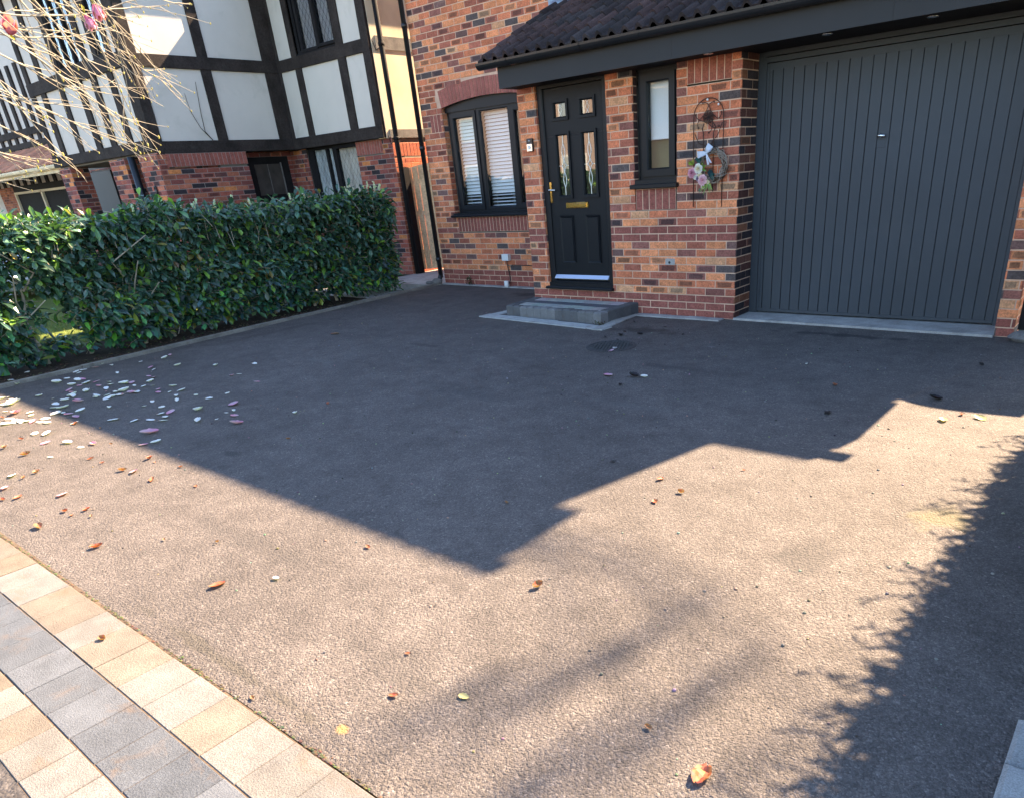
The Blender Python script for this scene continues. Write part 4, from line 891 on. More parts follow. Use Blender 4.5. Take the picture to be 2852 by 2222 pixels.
make_car((-15.6, -2.5, 0), 0.0, 'white car parked behind the laurel hedge, seen only through its leaves')
make_car((-14.5, -10.2, 0), 0.0, 'white car parked across the road, reflected in the big front window')
OH = thing('brick_house', (-28, -26, 0), 'sunlit brick house across the road, seen only as a reflection in the window', 'house')
q = MB(); q.box((-38, -32, 0), (-18, -24, 5.2), 0, (.34, .27, .24)); q.build('wall', 'brick', OH)
q = MB(); q.prism([(-38.5, -23.6, 5.2), (-38.5, -28, 8.2), (-38.5, -32.4, 5.2)], (21, 0, 0), 0, (.10, .07, .06)); q.build('roof', 'tile', OH)
for x in (-35, -31, -26, -21.5):
    for z in (1.0, 3.4):
        q = MB(); framebox(q, x, x + 1.6, z, z + 1.2, -23.97, -23.9, .08) if False else q.box((x, -23.99, z), (x + 1.6, -23.94, z + 1.2)); wo = q.build('window', 'white_plastic', OH); q = MB(); q.box((x + .08, -23.945, z + .08), (x + 1.52, -23.93, z + 1.12)); q.build('pane', 'glass_dark', wo)

# ================================================================== VEGETATION
def leaf(mb, base, d, nrm, L, wd, c, fold=.25, droop=.2):
    d = d.normalized(); s_ = d.cross(nrm); s_ = s_.normalized() if s_.length > 1e-4 else Vector((1, 0, 0)); n_ = s_.cross(d)
    p1 = base + d * L * .35 - n_ * L * .02; p2 = base + d * L * .72 - n_ * L * droop * .3; p3 = base + d * L - n_ * L * droop * .8
    V = [base, p1 + s_ * wd * .36 + n_ * wd * fold, p1, p1 - s_ * wd * .36 + n_ * wd * fold, p2 + s_ * wd * .52 + n_ * wd * fold, p2, p2 - s_ * wd * .52 + n_ * wd * fold, p3]
    mb.faces(V, [(0, 2, 1), (0, 3, 2), (1, 2, 5, 4), (2, 3, 6, 5), (4, 5, 7), (5, 6, 7)], 0, c)
HG = thing('laurel_hedge', (-6.1, -3, 0), 'long dark green laurel hedge along the left edge of the drive', 'hedge')
rh = random.Random(21); hl = MB(); hs = MB()
LC = [(.030, .068, .042), (.038, .085, .050), (.022, .050, .034), (.048, .105, .045), (.040, .078, .060), (.095, .18, .03), (.06, .11, .08), (.030, .070, .050), (.020, .045, .030)]
def hx(y): return -5.66 - .055 * (y + 3) * .9      # front face follows the kerb
def shoot(P, outd, n_, L, up=.5, big=1.0):
    outd = outd.normalized(); tip = P; bx = P - outd * L
    hs.tube([bx, (bx + tip) / 2 + Vector((0, 0, .01)), tip], [.0035, .003, .002], 4, cap=False)
    for i in range(n_):
        t = .15 + .85 * (i + rh.random()) / n_; b = bx.lerp(tip, t); a = 2.4 * i + rh.uniform(-.5, .5)
        s1 = outd.cross(Vector((.2, .3, .9))).normalized(); s2 = outd.cross(s1)
        d = outd * (.5 + .4 * t) + (s1 * math.cos(a) + s2 * math.sin(a)) * .9 + Vector((0, 0, up * .35 - .25)); nn = Vector((rh.uniform(-.35, .35), rh.uniform(-.35, .35), 1)) + outd * .5
        q = rh.uniform(.9, 2.3); c = tuple(k * q for k in rh.choice(LC)); c = tuple(k * (1.5 if P.z < .5 and rh.random() < .4 else 1) for k in c); c = c if rh.random() > .025 else rh.choice([(.20, .16, .04), (.14, .085, .04), (.22, .20, .06)])
        leaf(hl, b, d, nn, rh.choice([.6, .8, 1, 1, 1.15]) * rh.uniform(.085, .150) * big, rh.uniform(.038, .062) * big, c, rh.uniform(.08, .22), rh.uniform(.1, .5))
Y0h, Y1h, ZT = -6.6, .50, 1.36
def hn(y, z, s=1.6): return mnoise.noise(Vector((y * s, z * s, 3.3)))
cnt = 0
while cnt < 2700:                                # front face
    y = rh.uniform(Y0h, Y1h); z = .10 + (ZT - .06 - .05 * min(1, max(0, (y + 2.2) / 1.5))) * rh.random()
    if z < .60 and hn(y, z, 1.1) < (-.36 if y < -4.0 else -.9) - (.35 if z < .26 else 0): continue
    if rh.random() < .25 and hn(y + 9, z, 2.2) < -.15: continue
    if y < -3.9 and .6 < z < 1.12 and hn(y + 4, z, 2.0) < -.32: continue
    dep = abs(rh.gauss(0, .17)) ; x = hx(y) - dep + .10 * hn(y, z, 2.3) * 2 + .02 - (.08 if z < .3 else 0)
    shoot(Vector((x, y, z)), Vector((1, rh.uniform(-.5, .5), rh.uniform(-.35, .6))), rh.randint(5, 7), .20); cnt += 1
cnt = 0
while cnt < 900:                                 # top
    y = rh.uniform(Y0h, Y1h); x = hx(y) - rh.uniform(0, .85)
    z = ZT - .055 * min(1, max(0, (y + 2.2) / 1.5)) + .10 * hn(x * 2, y, 1.7) * 2 + rh.uniform(-.14, .05) + (.10 if rh.random() < .06 else 0); shoot(Vector((x, y, z)), Vector((rh.uniform(-.5, .7), rh.uniform(-.5, .5), 1)), rh.randint(5, 8), .20, 1.0); cnt += 1
cnt = 0
while cnt < 330:                                 # far end
    x = hx(.4) - rh.uniform(0, .85); z = rh.uniform(.1, ZT); shoot(Vector((x, Y1h - abs(rh.gauss(0, .08)) + .05, z)), Vector((rh.uniform(-.3, .7), 1, rh.uniform(-.3, .5))), rh.randint(5, 7), .20); cnt += 1
cnt = 0
while cnt < 1300:                                 # inside and back
    y = rh.uniform(Y0h, Y1h); z = rh.uniform(.15, ZT - .1); x = hx(y) - rh.uniform(.2, .9)
    if z < .45 and y < -3.6 and hn(y, z, 1.1) < -.05: continue
    if y < -3.7 and .55 < z < 1.12 and rh.random() < .45: continue
    shoot(Vector((x, y, z)), Vector((rh.uniform(-1, .5), rh.uniform(-.8, .8), rh.uniform(-.2, .6))), rh.randint(4, 6), .22); cnt += 1
hl.build('foliage', 'leaf', HG)
y = Y0h + .3
while y < Y1h:
    x = hx(y) - rh.uniform(.25, .5); P = Vector((x, y, 0)); pth = [P]; 
    for k in range(5): P = P + Vector((rh.uniform(-.05, .07), rh.uniform(-.09, .09), .25)); pth.append(P)
    hs.tube(pth, [.022, .02, .017, .014, .011, .008], 7)
    for k in range(3):
        b = pth[1 + k]; hs.tube([b, b + Vector((.14, rh.uniform(-.2, .2), .18)), b + Vector((.28, rh.uniform(-.3, .3), .42))], [.011, .008, .005], 6)
    y += rh.uniform(.38, .6)
hs.build('stems', 'bark', HG)
fs = MB()
for k in range(38):
    y = rh.uniform(-4.6, .45); x = hx(y) - rh.uniform(.05, .75); z = ZT + rh.uniform(.0, .07)
    if k < 7: y = rh.uniform(.32, .5); z += .04; x = hx(y) - rh.uniform(.0, .25)
    d = Vector((rh.uniform(-.3, .3), rh.uniform(-.3, .3), 1)).normalized(); L = rh.uniform(.05, .10)
    for i in range(16): fs.blob(Vector((x, y, z)) + d * L * i / 16 + Vector((rh.uniform(-.010, .010), rh.uniform(-.010, .010), 0)), .0095, c=tuple(q * rh.uniform(.8, 1.15) for q in (.62, .66, .44)), n=5, k=3)
tag(fs.build('flower_spikes', 'petal', HG), kind='stuff')
# lawn grass behind the hedge
gr = MB(); rg = random.Random(5)
for k in range(15000):
    x = rg.uniform(-10.0, -6.7); y = rg.uniform(-6.0, .2); h = rg.uniform(.02, .05); a = rg.uniform(0, pi); dx, dy = .004 * math.cos(a), .004 * math.sin(a); lx, ly = rg.uniform(-.02, .02), rg.uniform(-.02, .02); c = tuple(q * rg.uniform(.75, 1.25) for q in (.17, .21, .035))
    gr.face([(x - dx, y - dy, 0), (x + dx, y + dy, 0), (x + lx, y + ly, h)], 0, c)
tag(gr.build('grass', 'grass'), 'short sunlit lawn grass behind the laurel hedge', 'grass', None, 'stuff')
# leaf litter under the hedge
lt = MB()
for k in range(420):
    y = rg.uniform(-5.6, .2); x = -5.30 - .095 * (y + 3.6) - .10 - abs(rg.gauss(0, .16)); c = tuple(q * rg.uniform(.6, 1.3) for q in rg.choice([(.10, .06, .035), (.06, .035, .025), (.14, .09, .05), (.05, .09, .03)])); leaf(lt, Vector((x, y, .02)), Vector((rg.uniform(-1, 1), rg.uniform(-1, 1), .1)), Vector((0, 0, 1)), rg.uniform(.02, .05), rg.uniform(.01, .022), c)
tag(lt.build('leaf_litter', 'petal'), 'dry leaf litter along the soil strip under the hedge', 'leaf litter', None, 'stuff')
# loose grit on the tarmac and moss in the paving joint
gt = MB()
for k in range(1500):
    x = rg.uniform(-5.0, 3.3); y = rg.uniform(-6.1, -.3); r_ = rg.choice([.002, .0025, .003, .004, .006]) * rg.uniform(.7, 1.2); c = tuple(q * rg.uniform(.6, 1.5) for q in rg.choice([(.16, .14, .12), (.09, .08, .07), (.25, .23, .2), (.03, .028, .025)])); gt.blob((x, y, r_ * .4), r_, c=c, n=5, k=3, sc3=(1.2, 1, .7), jit=.3, rnd=rg)
tag(gt.build('grit', 'petal'), 'loose grit and fine debris scattered over the tarmac drive', 'grit', None, 'stuff')
ms = MB()
for k in range(1300):
    x = rg.uniform(-4.5, 3.3); x += .1 * math.sin(x * 9); y = -6.168 + .008 * (x - 1) + abs(rg.gauss(0, .006)); r_ = rg.uniform(.002, .006); ms.blob((x, y, .001), r_, c=tuple(q * rg.uniform(.6, 1.4) for q in rg.choice([(.10, .10, .035), (.09, .07, .04), (.06, .05, .03)])), n=5, k=3, sc3=(1.5, 1, .5), jit=.3, rnd=rg)
tag(ms.build('moss', 'petal'), 'moss and dirt along the joint between the paving border and the tarmac', 'moss', None, 'stuff')
# small weed at the wall foot
wd_ = MB()
for k in range(60):
    leaf(wd_, Vector((-5.11 + rg.gauss(0, .03), 1.225 + rg.gauss(0, .015), rg.uniform(0, .10))), Vector((rg.uniform(-1, 1), rg.uniform(-1, .3), rg.uniform(.2, 1))), Vector((0, 0, 1)), rg.uniform(.03, .07), .012, tuple(q * rg.uniform(.6, 1.2) for q in (.035, .06, .02)))
tag(wd_.build('weed', 'leaf', None, False, (-5.11, 1.23, 0)), 'small dark weed growing at the foot of the brick wall near the drainpipe', 'weed')
wd_ = MB()
for k in range(50):
    leaf(wd_, Vector((-1.21 + rg.gauss(0, .04), -.69 + rg.gauss(0, .02), rg.uniform(0, .03))), Vector((rg.uniform(-1, 1), rg.uniform(-1, .3), rg.uniform(.1, .8))), Vector((0, 0, 1)), rg.uniform(.015, .04), .01, tuple(q * rg.uniform(.6, 1.2) for q in rg.choice([(.06, .08, .02), (.08, .05, .03)])))
tag(wd_.build('weed', 'leaf', None, False, (-1.21, -.69, 0)), 'tiny green weed at the front corner of the doorstep', 'weed')
# climbing dead stems on the white panel
st_ = MB(); X_ = -10.078
st_.tube([(X_, .36, 2.37), (X_ + .005, .20, 2.55), (X_, .10, 2.8), (X_ + .004, .08, 3.05)], [.006, .005, .004, .003], 5); st_.tube([(X_, .36, 2.37), (X_ + .004, .26, 2.5), (X_, .27, 2.75), (X_ + .004, .30, 3.05), (X_, .32, 3.22)], [.006, .005, .005, .004, .003], 5)
tag(st_.build('dead_stems', 'bark_dark', None, True, (X_, .3, 2.4)), 'dry climber stems on the white panel of the timbered house', 'plant')

# ---- magnolia: trunk off to the left, drooping bare twigs in the frame
MG = thing('magnolia_tree', (-5.75, -6.15, 0), 'bare magnolia with drooping pale twigs and a few pink flowers, upper left', 'tree')
rm = random.Random(33); mt = MB(); mt.tube([(-5.75, -6.15, 0), (-5.72, -6.1, .6), (-5.6, -6.0, 1.2), (-5.4, -5.9, 1.8), (-5.0, -5.7, 2.5), (-4.6, -5.5, 3.1)], [.11, .10, .09, .075, .055, .04], 10); mt.build('trunk', 'bark', MG, True)
tb = MB(); bud = MB()
def twig(P, d, L, r, depth, sag):
    k = max(4, int(L / .07)); pts_ = [P.copy()]; q = P.copy(); dd = d.normalized()
    for i in range(k):
        dd = (dd + Vector((rm.uniform(-.10, .10), rm.uniform(-.10, .10), rm.uniform(-.10, .10) - sag * .015))).normalized(); q = q + dd * (L / k); pts_.append(q.copy())
        if q.z < 1.80 and i > 2: break
    k = len(pts_) - 1
    tb.tube(pts_, [r * (1 - .62 * i / k) for i in range(k + 1)], 5)
    e = pts_[-1]; 
    if rm.random() < .8: bud.blob(e, r * 1.05 + .001, n=6, k=4, sc3=(1, 1, 1.9), rnd=rm)
    for i in range(1, k):
        if rm.random() < .16: bud.blob(pts_[i] + Vector((rm.uniform(-1, 1), rm.uniform(-1, 1), rm.uniform(-1, 1))) * r, r * rm.uniform(.7, 1.25), n=5, k=4, sc3=(1, 1, 1.6), rnd=rm)
    if depth > 0:
        for i in range(1, k):
            if rm.random() < (.42 if depth > 1 else .20):
                t = (pts_[i + 1] - pts_[i]).normalized(); side = t.cross(Vector((rm.uniform(-1, 1), rm.uniform(-1, 1), rm.uniform(-1, 1)))).normalized()
                twig(pts_[i], t * .85 + side * rm.uniform(.3, .75) + Vector((.05, .15, -.12)), L * rm.uniform(.28, .6) * (1 - .45 * i / k), r * .58, depth - 1, sag)
TW = [([-2.401, -4.925, 2.539], [-2.347, -3.719, 2.345]), ([-2.447, -4.978, 2.367], [-2.635, -3.964, 1.892]), ([-2.3, -5.093, 2.166], [-2.406, -4.165, 1.754]), ([-2.528, -5.094, 2.005], [-2.668, -4.523, 1.738]),
      ([-2.448, -4.551, 2.705], [-2.757, -3.629, 2.333]), ([-2.537, -4.258, 2.751], [-2.936, -3.713, 2.153]), ([-1.853, -5.126, 2.389], [-2.103, -4.502, 1.969]), ([-1.996, -5.155, 2.214], [-2.149, -4.859, 1.799]),
      ([-2.608, -4.691, 2.717], [-2.866, -4.004, 2.015]), ([-2.636, -4.005, 2.795], [-2.873, -3.52, 2.669]), ([-2.365, -5.206, 1.822], [-2.472, -4.862, 1.718]), ([-2.03, -4.828, 2.605], [-2.247, -4.377, 2.163]),
      ([-2.523, -4.926, 2.452], [-2.833, -4.084, 2.546]), ([-2.132, -4.558, 2.651], [-2.508, -4.153, 1.806])]
hub = Vector((-4.7, -5.55, 2.95))
for a, b in TW:
    a, b = Vector(a), Vector(b); mid = hub.lerp(a, .6) + Vector((0, 0, .30)); tb.tube([hub + Vector((rm.uniform(-.1, .1), rm.uniform(-.1, .1), rm.uniform(-.3, .1))), mid, a + Vector((-.1, -.1, .06)), a], [.020, .013, .010, .0085], 6)
    twig(a, b - a, (b - a).length, .0055, 2, .6)
    for e_ in range(2):
        o_ = Vector((rm.uniform(-.22, .22), rm.uniform(-.22, .22), rm.uniform(-.22, .22))); twig(a + o_, b + o_ * .4 + Vector((rm.uniform(-.25, .25), rm.uniform(-.25, .25), rm.uniform(-.08, .25))) - a - o_, (b - a).length * rm.uniform(.6, 1.0), .0042, 1, .5)
tb.build('branches', 'bark', MG); tag(bud.build('leaf_buds', 'bud', MG), kind='stuff')
def magflower(c0, size, tilt):
    q = MB(); c0 = Vector(c0); ax = Vector(tilt).normalized(); s1 = ax.cross(Vector((.3, .8, .1))).normalized(); s2 = ax.cross(s1)
    for k in range(8):
        t = 2 * pi * k / 8 + (.3 if k % 2 else 0); u = s1 * math.cos(t) + s2 * math.sin(t); v = s2 * math.cos(t) - s1 * math.sin(t); o_ = .55 if k % 2 else .8; L = size * (1 if k % 2 else .9)
        rows = []
        for i in range(6):
            f_ = i / 5; rad = size * (.10 + .42 * math.sin(f_ * pi * .62) * o_); wdt = size * .30 * math.sin(pi * (.12 + .80 * f_)); ctr = c0 + ax * L * f_ + u * rad; rows.append([ctr - v * wdt - u * wdt * .25, ctr, ctr + v * wdt - u * wdt * .25])
        for i in range(5):
            f_ = i / 5; c = (.56 - .06 * f_, .12 + .13 * f_, .25 + .12 * f_)
            for j in range(2): q.face([rows[i][j], rows[i][j + 1], rows[i + 1][j + 1], rows[i + 1][j]], 0, c)
    q.blob(c0, size * .12, c=(.45, .35, .06), n=6, k=4)
    lv = c0 - ax * size * .1; leaf(q, lv, -ax + u * .5, u, size * .6, size * .22, (.42, .36, .05))
    f_ = q.build('flower', 'petal', MG, True); return f_
magflower((-2.286, -4.358, 2.60), .085, (.25, .1, -.9)); magflower((-2.229, -4.452, 2.53), .078, (.1, .2, -.9)); magflower((-2.204, -4.907, 2.40), .095, (.6, -.1, .5))
# ---- conifer hedge to the right of the drive (outside the frame; only its shadow is seen)
CH = thing('conifer_hedge', (4.0, -3.5, 0), 'clipped conifer hedge right of the drive, seen by its feathery shadow', 'hedge')
q = MB(); q.prism([(3.68, -4.8, 0), (3.50, -4.8, 1.2), (3.49, -4.8, 1.72), (4.5, -4.8, 1.72), (4.5, -4.8, 0)], (0, 3.95, 0), 0, (.02, .04, .015))
rc = random.Random(8)
for k in range(9000):
    y = rc.uniform(-4.85, -.78); face = rc.random()
    if face < .6: P = Vector((3.52 - abs(rc.gauss(0, .02)), y, rc.uniform(.9, 1.76))); d = Vector((-1, rc.uniform(-.7, .7), rc.uniform(-.2, .8)))
    else: P = Vector((rc.uniform(3.48, 4.5), y, 1.72)); d = Vector((rc.uniform(-.9, .5), rc.uniform(-.6, .6), 1))
    leaf(q, P, d, Vector((0, 0, 1)), rc.choice([.05, .07, .09, .17]) * rc.uniform(.7, 1.2), .022, tuple(v * rc.uniform(.6, 1.3) for v in (.03, .065, .02)))
for k in range(70):
    y = rc.uniform(-4.8, -.8); P = Vector((3.50, y, rc.uniform(1.2, 1.78))); d0 = Vector((-1, rc.uniform(-.5, .5), rc.uniform(.0, .5))).normalized(); Ls = rc.choice([.12, .18, .25, .34])
    for i in range(14):
        b = P + d0 * Ls * i / 14; leaf(q, b, d0 + Vector((rc.uniform(-.6, .6), rc.uniform(-.9, .9), rc.uniform(-.6, .6))), Vector((0, 0, 1)), .06 * rc.uniform(.7, 1.3), .014, tuple(v * rc.uniform(.6, 1.3) for v in (.03, .065, .02)))
q.build('foliage', 'conifer', CH)
# ---- tall bare tree behind the house: blurred branch shadows on the drive
BT = thing('bare_tree', (2.6, 9.2, 0), 'tall bare tree behind the house throwing faint branch shadows on the drive', 'tree')
q = MB(); q.tube([(2.6, 9.2, 0), (2.9, 8.3, 3), (3.15, 7.5, 6), (3.35, 6.7, 8.5), (3.55, 6.35, 10)], [.14, .12, .09, .05, .03], 10); q.build('trunk', 'bark_dark', BT, True)
tb = MB(); bud = MB(); rm = random.Random(12)
def limb(P, d, L, r, dep):
    k = 6; pts_ = [P.copy()]; x = P.copy(); dd = d.normalized()
    for i in range(k): dd = (dd + Vector((rm.uniform(-.2, .2), rm.uniform(-.2, .2), rm.uniform(-.1, .2)))).normalized(); x = x + dd * L / k; pts_.append(x.copy())
    tb.tube(pts_, [r * (1 - .7 * i / k) for i in range(k + 1)], 5)
    if dep:
        for i in range(1, k + 1):
            if rm.random() < .75: limb(pts_[i], dd + Vector((rm.uniform(-.9, .9), rm.uniform(-.9, .9), rm.uniform(-.3, .6))), L * rm.uniform(.35, .6), r * .5, dep - 1)
for (xs_, ys_, L_b) in ((2.34, -4.72, .95), (2.27, -4.95, .85), (2.64, -4.95, .75), (2.60, -5.25, .6), (2.90, -5.2, .5), (2.05, -5.35, .6), (2.42, -5.45, .5)):
    z_ = rm.uniform(9.4, 9.9); P_ = Vector((xs_ + .25 * z_, ys_ + 1.12 * z_, z_)); tb.tube([(3.55, 6.35, 10), Vector((3.55, 6.35, 10)).lerp(P_, .5) + Vector((0, .1, -.1)), P_], [.010, .008, .010], 5)
    T_ = P_ + Vector((rm.uniform(-.12, .05), rm.uniform(-.1, .1), L_b)); tb.tube([P_, P_.lerp(T_, .5) + Vector((rm.uniform(-.04, .04), 0, 0)), T_], [.012, .009, .005], 5)
    for k in range(11):
        a_ = P_.lerp(T_, (k + .5) / 11); e_ = a_ + Vector((rm.uniform(-.13, .13), rm.uniform(-.15, .15), rm.uniform(.12, .34))); tb.tube([a_, a_.lerp(e_, .5) + Vector((rm.uniform(-.02, .02), 0, 0)), e_], [.0075, .006, .0045], 4); bud.blob(e_, rm.uniform(.009, .02), n=6, k=4, jit=.3, rnd=rm)
tb.build('branches', 'bark_dark', BT); tag(bud.build('catkins', 'bud', BT), kind='stuff')

# ================================================================== PETALS AND LEAVES ON THE DRIVE
def petal_mesh(name, seed, curl, kind):
    r = random.Random(seed); q = MB(); n1, n2 = 8, 5; rows = []
    for i in range(n1 + 1):
        t = i / n1; wdt = .30 * math.sin(pi * (.06 + .90 * t)) ** .7 * (1 + .12 * r.uniform(-1, 1)); row = []
        for j in range(n2 + 1):
            s = (j / n2 - .5) * 2; x = t - .5; y = s * wdt; z = .02 + curl * (s * s * wdt * .9 + .35 * (2 * t - 1) ** 2 * .5) + r.uniform(-.012, .012) * (2 if kind == 'b' else 7 if kind == 'B' else 1); row.append((x, y, max(z, .012)))
        rows.append(row)
    for i in range(n1):
        for j in range(n2):
            t = i / n1; s = abs(j / n2 - .4)
            if kind == 'w': c = (.74, .73, .74) if not (seed % 3 == 0 and t > .75) else (.42, .28, .14)
            elif kind == 'k': c = (.62 - .10 * t, .24 + .16 * t, .38 + .08 * t)
            elif kind == 'b': c = tuple(v * r.uniform(.7, 1.25) for v in ((.27, .085, .04) if seed % 2 else (.24, .115, .055)))
            elif kind == 'B': c = tuple(v * r.uniform(.7, 1.3) for v in (.36, .12, .055))
            elif kind == 'y': c = (.45, .40, .18)
            else: c = tuple(v * r.uniform(.6, 1.3) for v in (.02, .014, .014))
            q.face([rows[i][j], rows[i + 1][j], rows[i + 1][j + 1], rows[i][j + 1]], 0, c)
    o = q.build(name, 'petal', None, True); me = o.data; bpy.data.objects.remove(o); return me
VAR = {'w': [petal_mesh('white_petal', s, c, 'w') for s, c in ((1, .35), (2, .6), (3, .22), (4, .85), (6, .4))], 'k': [petal_mesh('pink_petal', s, c, 'k') for s, c in ((11, .4), (12, .7), (13, .25))],
       'b': [petal_mesh('brown_petal', s, c, 'b') for s, c in ((21, .9), (22, 1.3), (23, .6), (24, 1.0))], 'B': [petal_mesh('brown_leaf', 31, .45, 'B')], 'd': [petal_mesh('dark_leaf', s, c, 'd') for s, c in ((41, .5), (42, .8))], 'y': [petal_mesh('yellow_leaf', 51, .4, 'y')]}
rpz = random.Random(77)
def scatter(L, kind, name, label, cat, group=None, tilt=.18):
    for it in L:
        x, y, s = it[:3]; lab = it[3] if len(it) > 3 else label
        o = bpy.data.objects.new(name, rpz.choice(VAR[kind])); col.objects.link(o); o.location = (x, y, .004); o.rotation_euler = (rpz.uniform(-tilt, tilt), rpz.uniform(-tilt, tilt), rpz.uniform(0, 2 * pi)); k = max(s, .024) * (rpz.uniform(.85, 1.05) if kind in 'b' else rpz.uniform(1.25, 1.6)); o.scale = (k, k * rpz.uniform(.85, 1.15), k * rpz.uniform(.8, 1.1)); tag(o, lab, cat, group)
WS = [(-5.651,-4.664,0.046),(-5.267,-4.706,0.032),(-5.159,-4.894,0.062),(-5.376,-4.885,0.05),(-5.315,-4.973,0.043),(-4.776,-4.678,0.073),(-4.434,-4.538,0.072),(-4.233,-4.412,0.048),(-5.043,-4.075,0.042),(-4.777,-3.645,0.054),(-4.88,-3.85,0.047),(-4.559,-4.209,0.044),(-4.024,-4.367,0.065),(-4.329,-3.955,0.035),(-4.248,-3.756,0.045),(-3.817,-3.579,0.05),(-3.457,-3.368,0.05),(-3.818,-4.212,0.047),(-3.408,-4.192,0.051),(-3.162,-4.232,0.061),(-3.006,-4.349,0.043),(-2.836,-4.423,0.047),(-4.053,-4.676,0.06),(-3.967,-4.539,0.055),(-3.768,-4.697,0.053),(-3.578,-4.64,0.044),(-3.705,-4.489,0.062),(-3.571,-4.578,0.055),(-3.684,-4.332,0.04),(-4.034,-4.798,0.056),(-3.911,-4.901,0.057),(-3.209,-4.809,0.05),(-2.752,-4.586,0.046),(-2.57,-4.678,0.05),(-2.465,-4.799,0.053),(-2.354,-4.755,0.043),(-2.578,-4.871,0.049),(-2.364,-4.476,0.07),(-2.071,-4.624,0.062),(-2.059,-4.408,0.024),(-3.203,-3.67,0.033),(-2.847,-4.257,0.019),(-1.966,-4.533,0.014)]
PS = [(-4.298,-4.732,0.052),(-3.945,-4.324,0.065),(-3.422,-4.318,0.039),(-2.531,-4.616,0.06),(-2.125,-4.956,0.078),(-2.248,-4.245,0.091),(-1.711,-4.513,0.06),(-3.722,-4.862,0.06),(-5.13,-4.2,0.053),(-4.47,-3.928,0.051),(-3.231,-3.73,0.041),(-4.872,-3.545,0.038),(-3.967,-4.118,0.048),(-5.558,-3.832,0.049),(-2.746,-3.754,0.039)]
WL = [(-4.279,-5.187,0.1),(-4.613,-5.174,0.051),(-4.61,-5.126,0.029),(-4.35,-4.963,0.055),(-3.852,-4.995,0.054),(-3.633,-5.01,0.069),(-3.368,-4.968,0.06),(-3.483,-5.108,0.062),(-3.393,-5.22,0.051),(-3.564,-5.433,0.085),(-3.508,-5.353,0.06),(-2.996,-5.415,0.062),(-2.899,-5.366,0.066),(-2.484,-5.367,0.054),(-2.069,-5.83,0.064),(-2.264,-5.363,0.031),(-4.093,-4.935,0.028),(-4.031,-5.314,0.032),(-2.239,-5.559,0.021),(-1.852,-5.03,0.044)]
PL = [(-3.864,-5.28,0.09),(-3.411,-5.299,0.05),(-3.203,-5.064,0.061),(-3.343,-5.067,0.046),(-2.256,-5.28,0.053),(-2.642,-5.457,0.054),(-1.366,-5.38,0.059),(-1.877,-5.104,0.044),(-1.842,-5.933,0.054),(-1.371,-5.777,0.052)]
BL = [(-2.955,-5.518,0.047),(-2.632,-5.096,0.028),(-2.976,-5.144,0.054),(-2.476,-5.63,0.07),(-1.922,-5.423,0.05),(-1.531,-5.212,0.066),(-1.463,-5.409,0.052),(-1.102,-5.384,0.061),(-1.977,-5.721,0.044),(-1.939,-5.806,0.036),(-1.578,-5.944,0.063),(-1.633,-6.005,0.037),(-1.071,-5.866,0.045),(-0.971,-5.869,0.031),(-0.978,-5.79,0.045),(-0.852,-5.814,0.027),(-0.961,-6.03,0.07),(-0.408,-5.955,0.056),(-0.746,-5.292,0.033),(-0.178,-5.731,0.025),(-1.169,-5.18,0.036),(-1.752,-5.417,0.033),(-2.815,-5.662,0.054),(-2.131,-5.215,0.022),(-1.42,-5.229,0.024),(-3.84,-5.39,0.041)]
for kk in range(26): WS.append((rpz.gauss(-3.9, .75), rpz.gauss(-4.45, .22), rpz.uniform(.03, .06)))
for kk in range(12): PS.append((rpz.gauss(-3.9, .8), rpz.gauss(-4.5, .2), rpz.uniform(.03, .055)))
for kk in range(14): WL.append((rpz.gauss(-3.7, .4), rpz.gauss(-5.25, .10), rpz.uniform(.03, .055)))
scatter(WS, 'w', 'fallen_petal', 'white magnolia petal lying on the shaded tarmac near the hedge', 'petal', 'white petals in the shade')
scatter(PS, 'k', 'fallen_petal', 'pink magnolia petal lying on the shaded tarmac near the hedge', 'petal', 'pink petals in the shade')
scatter(WL, 'w', 'fallen_petal', 'white magnolia petal lying on the sunlit tarmac at the left', 'petal', 'white petals in the sun')
scatter(PL, 'k', 'fallen_petal', 'pink magnolia petal lying on the sunlit tarmac at the left', 'petal', 'pink petals in the sun')
scatter(BL, 'b', 'fallen_petal', 'withered brown petal lying on the sunlit tarmac at the left', 'petal', 'brown petals in the sun')
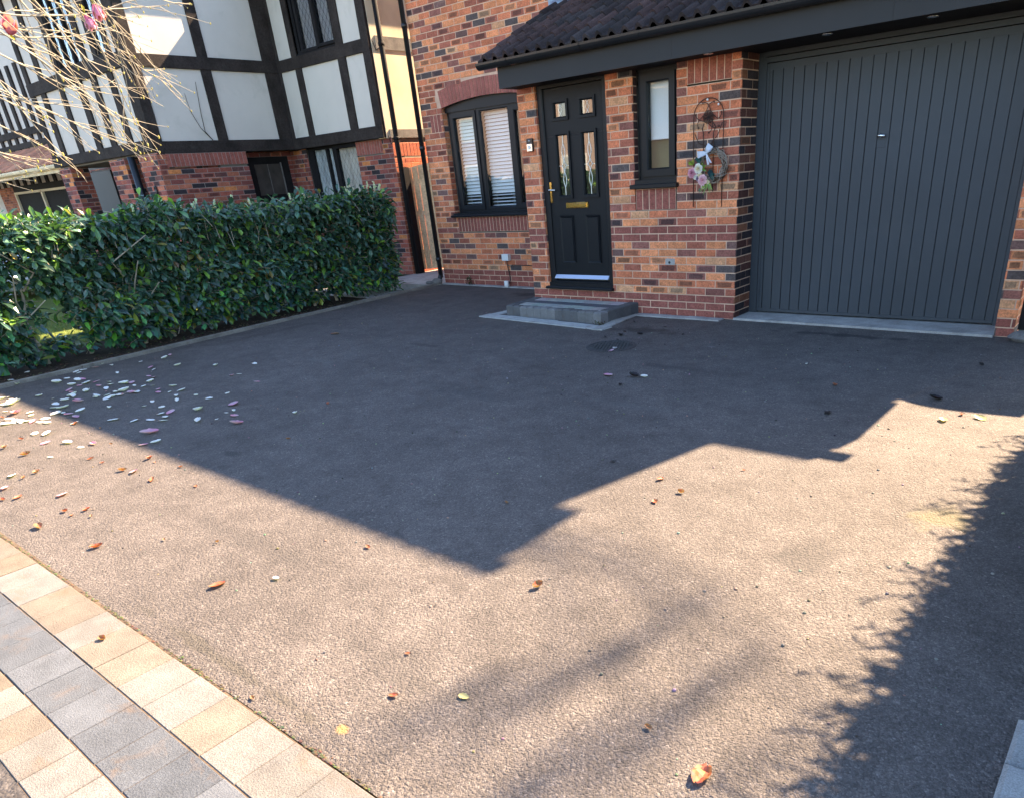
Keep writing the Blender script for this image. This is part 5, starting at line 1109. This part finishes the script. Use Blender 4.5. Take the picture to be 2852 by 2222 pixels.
scatter([(0.509, -5.815, 0.072, 'long reddish brown curled leaf on the sunlit tarmac near the paving border'), (0.796, -5.244, 0.039, 'brown leaf in the sun just below the tip of the house shadow'), (1.699, -5.095, 0.049, 'orange brown leaf right of the lowest tip of the house shadow'), (1.548, -3.927, 0.049, 'upper left of three brown leaves in the sun below the stepped shadow edge'), (1.727, -4.021, 0.042, 'rightmost of three brown leaves in the sun below the stepped shadow edge'), (1.675, -4.179, 0.046, 'lowest of three brown leaves in the sun below the stepped shadow edge'), (-1.004, -4.53, 0.032, 'small tan leaf alone in the middle of the house shadow'), (1.728, -1.893, 0.053, 'brown leaf in the shade in front of the garage door'), (1.599, -5.684, 0.02, 'tiny brown leaf in the bottom centre of the sunlit tarmac, above the others'), (1.739, -5.861, 0.036, 'dark red curled leaf in the bottom centre of the sunlit tarmac'), (1.348, -6.132, 0.028, 'small brown leaf beside the paving border joint'), (2.502, -5.531, 0.025, 'small orange leaf left of the big crumpled leaf'), (1.027, -4.556, 0.029, 'tan leaf in the shade just inside the shadow point'), (0.511, -6.276, 0.04, 'brown leaf lying on a cream paving block'), (2.612, -2.209, 0.045, 'orange leaf at the curved shadow edge on the right'), (1.866, -3.609, 0.025, 'tiny brown leaf in the sun under the right shadow step'), (-1.485, -3.882, .045, 'dull brown leaf in the shade right of the petals'), (.092, -5.599, .02, 'tiny brown leaf in the sun left of centre')], 'b', 'fallen_leaf', '', 'leaf')
scatter([(2.719, -5.608, 0.060, 'large crumpled orange brown leaf in the sun near the bottom edge')], 'B', 'fallen_leaf', '', 'leaf', None, .15)
scatter([(0.278, -2.27, 0.067, 'dark leaf lying beside a pale petal in the shade mid drive'), (0.318, -2.515, 0.036, 'small dark leaf in the shade nearest below the dark leaf and pale petal'), (1.91, -2.515, 0.053, 'dark leaf in the shade left of the shadow notch'), (2.404, -1.954, 0.067, 'black leaf lying at the top point of the sunlit patch'), (2.477, -0.978, 0.041, 'black leaf in the shade near the right garage pier'), (1.182, -3.835, 0.026, 'small dark leaf in the shade above the shadow edge')], 'd', 'fallen_leaf', '', 'leaf')
scatter([(-1.073, -0.386, 0.03), (-0.751, -0.889, 0.03), (-0.695, -1.045, 0.052), (-0.8, -1.16, 0.035), (-0.541, -0.929, 0.048), (-0.607, -1.223, 0.022), (-0.486, -0.551, 0.03), (-0.126, -0.816, 0.024), (-0.939, -0.435, 0.031)], 'd', 'fallen_leaf', 'black scrap of leaf on the tarmac between the step and the drain cover', 'leaf', 'black leaf scraps by the step')
scatter([(1.937, -5.737, 0.026, 'tiny yellow leaf in the sun near the bottom centre'), (2.544, -2.361, 0.056, 'pale yellow leaf in the sun below the curved shadow edge'), (2.72, -2.236, 0.05, 'pale yellow leaf at the far right of the curved shadow edge')], 'y', 'fallen_leaf', '', 'leaf')
scatter([(0.071, -2.328, 0.06, 'pale pink curled petal in the shade below the drain cover'), (-.40, -1.62, .06, 'pale pinkish petal right of the iron drain cover')], 'k', 'fallen_petal', '', 'petal')
scatter([(-3.948, -2.084, 0.085, 'lone pink petal in the shade halfway along the hedge')], 'k', 'fallen_petal', '', 'petal')
scatter([(0.36, -2.25, .04, 'white petal tip beside the dark leaf mid drive'), (-.43, -1.52, .05, 'white petal lying on the edge of the iron drain cover'), (0.682, -5.642, 0.024, 'tiny white fleck in the sun above the paving border'), (-1.511, -4.154, 0.042, 'small white petal alone in the shade right of the petal drift'), (1.337, -1.427, 0.025, 'tiny white fleck in the shade in front of the garage')], 'w', 'fallen_petal', '', 'petal')
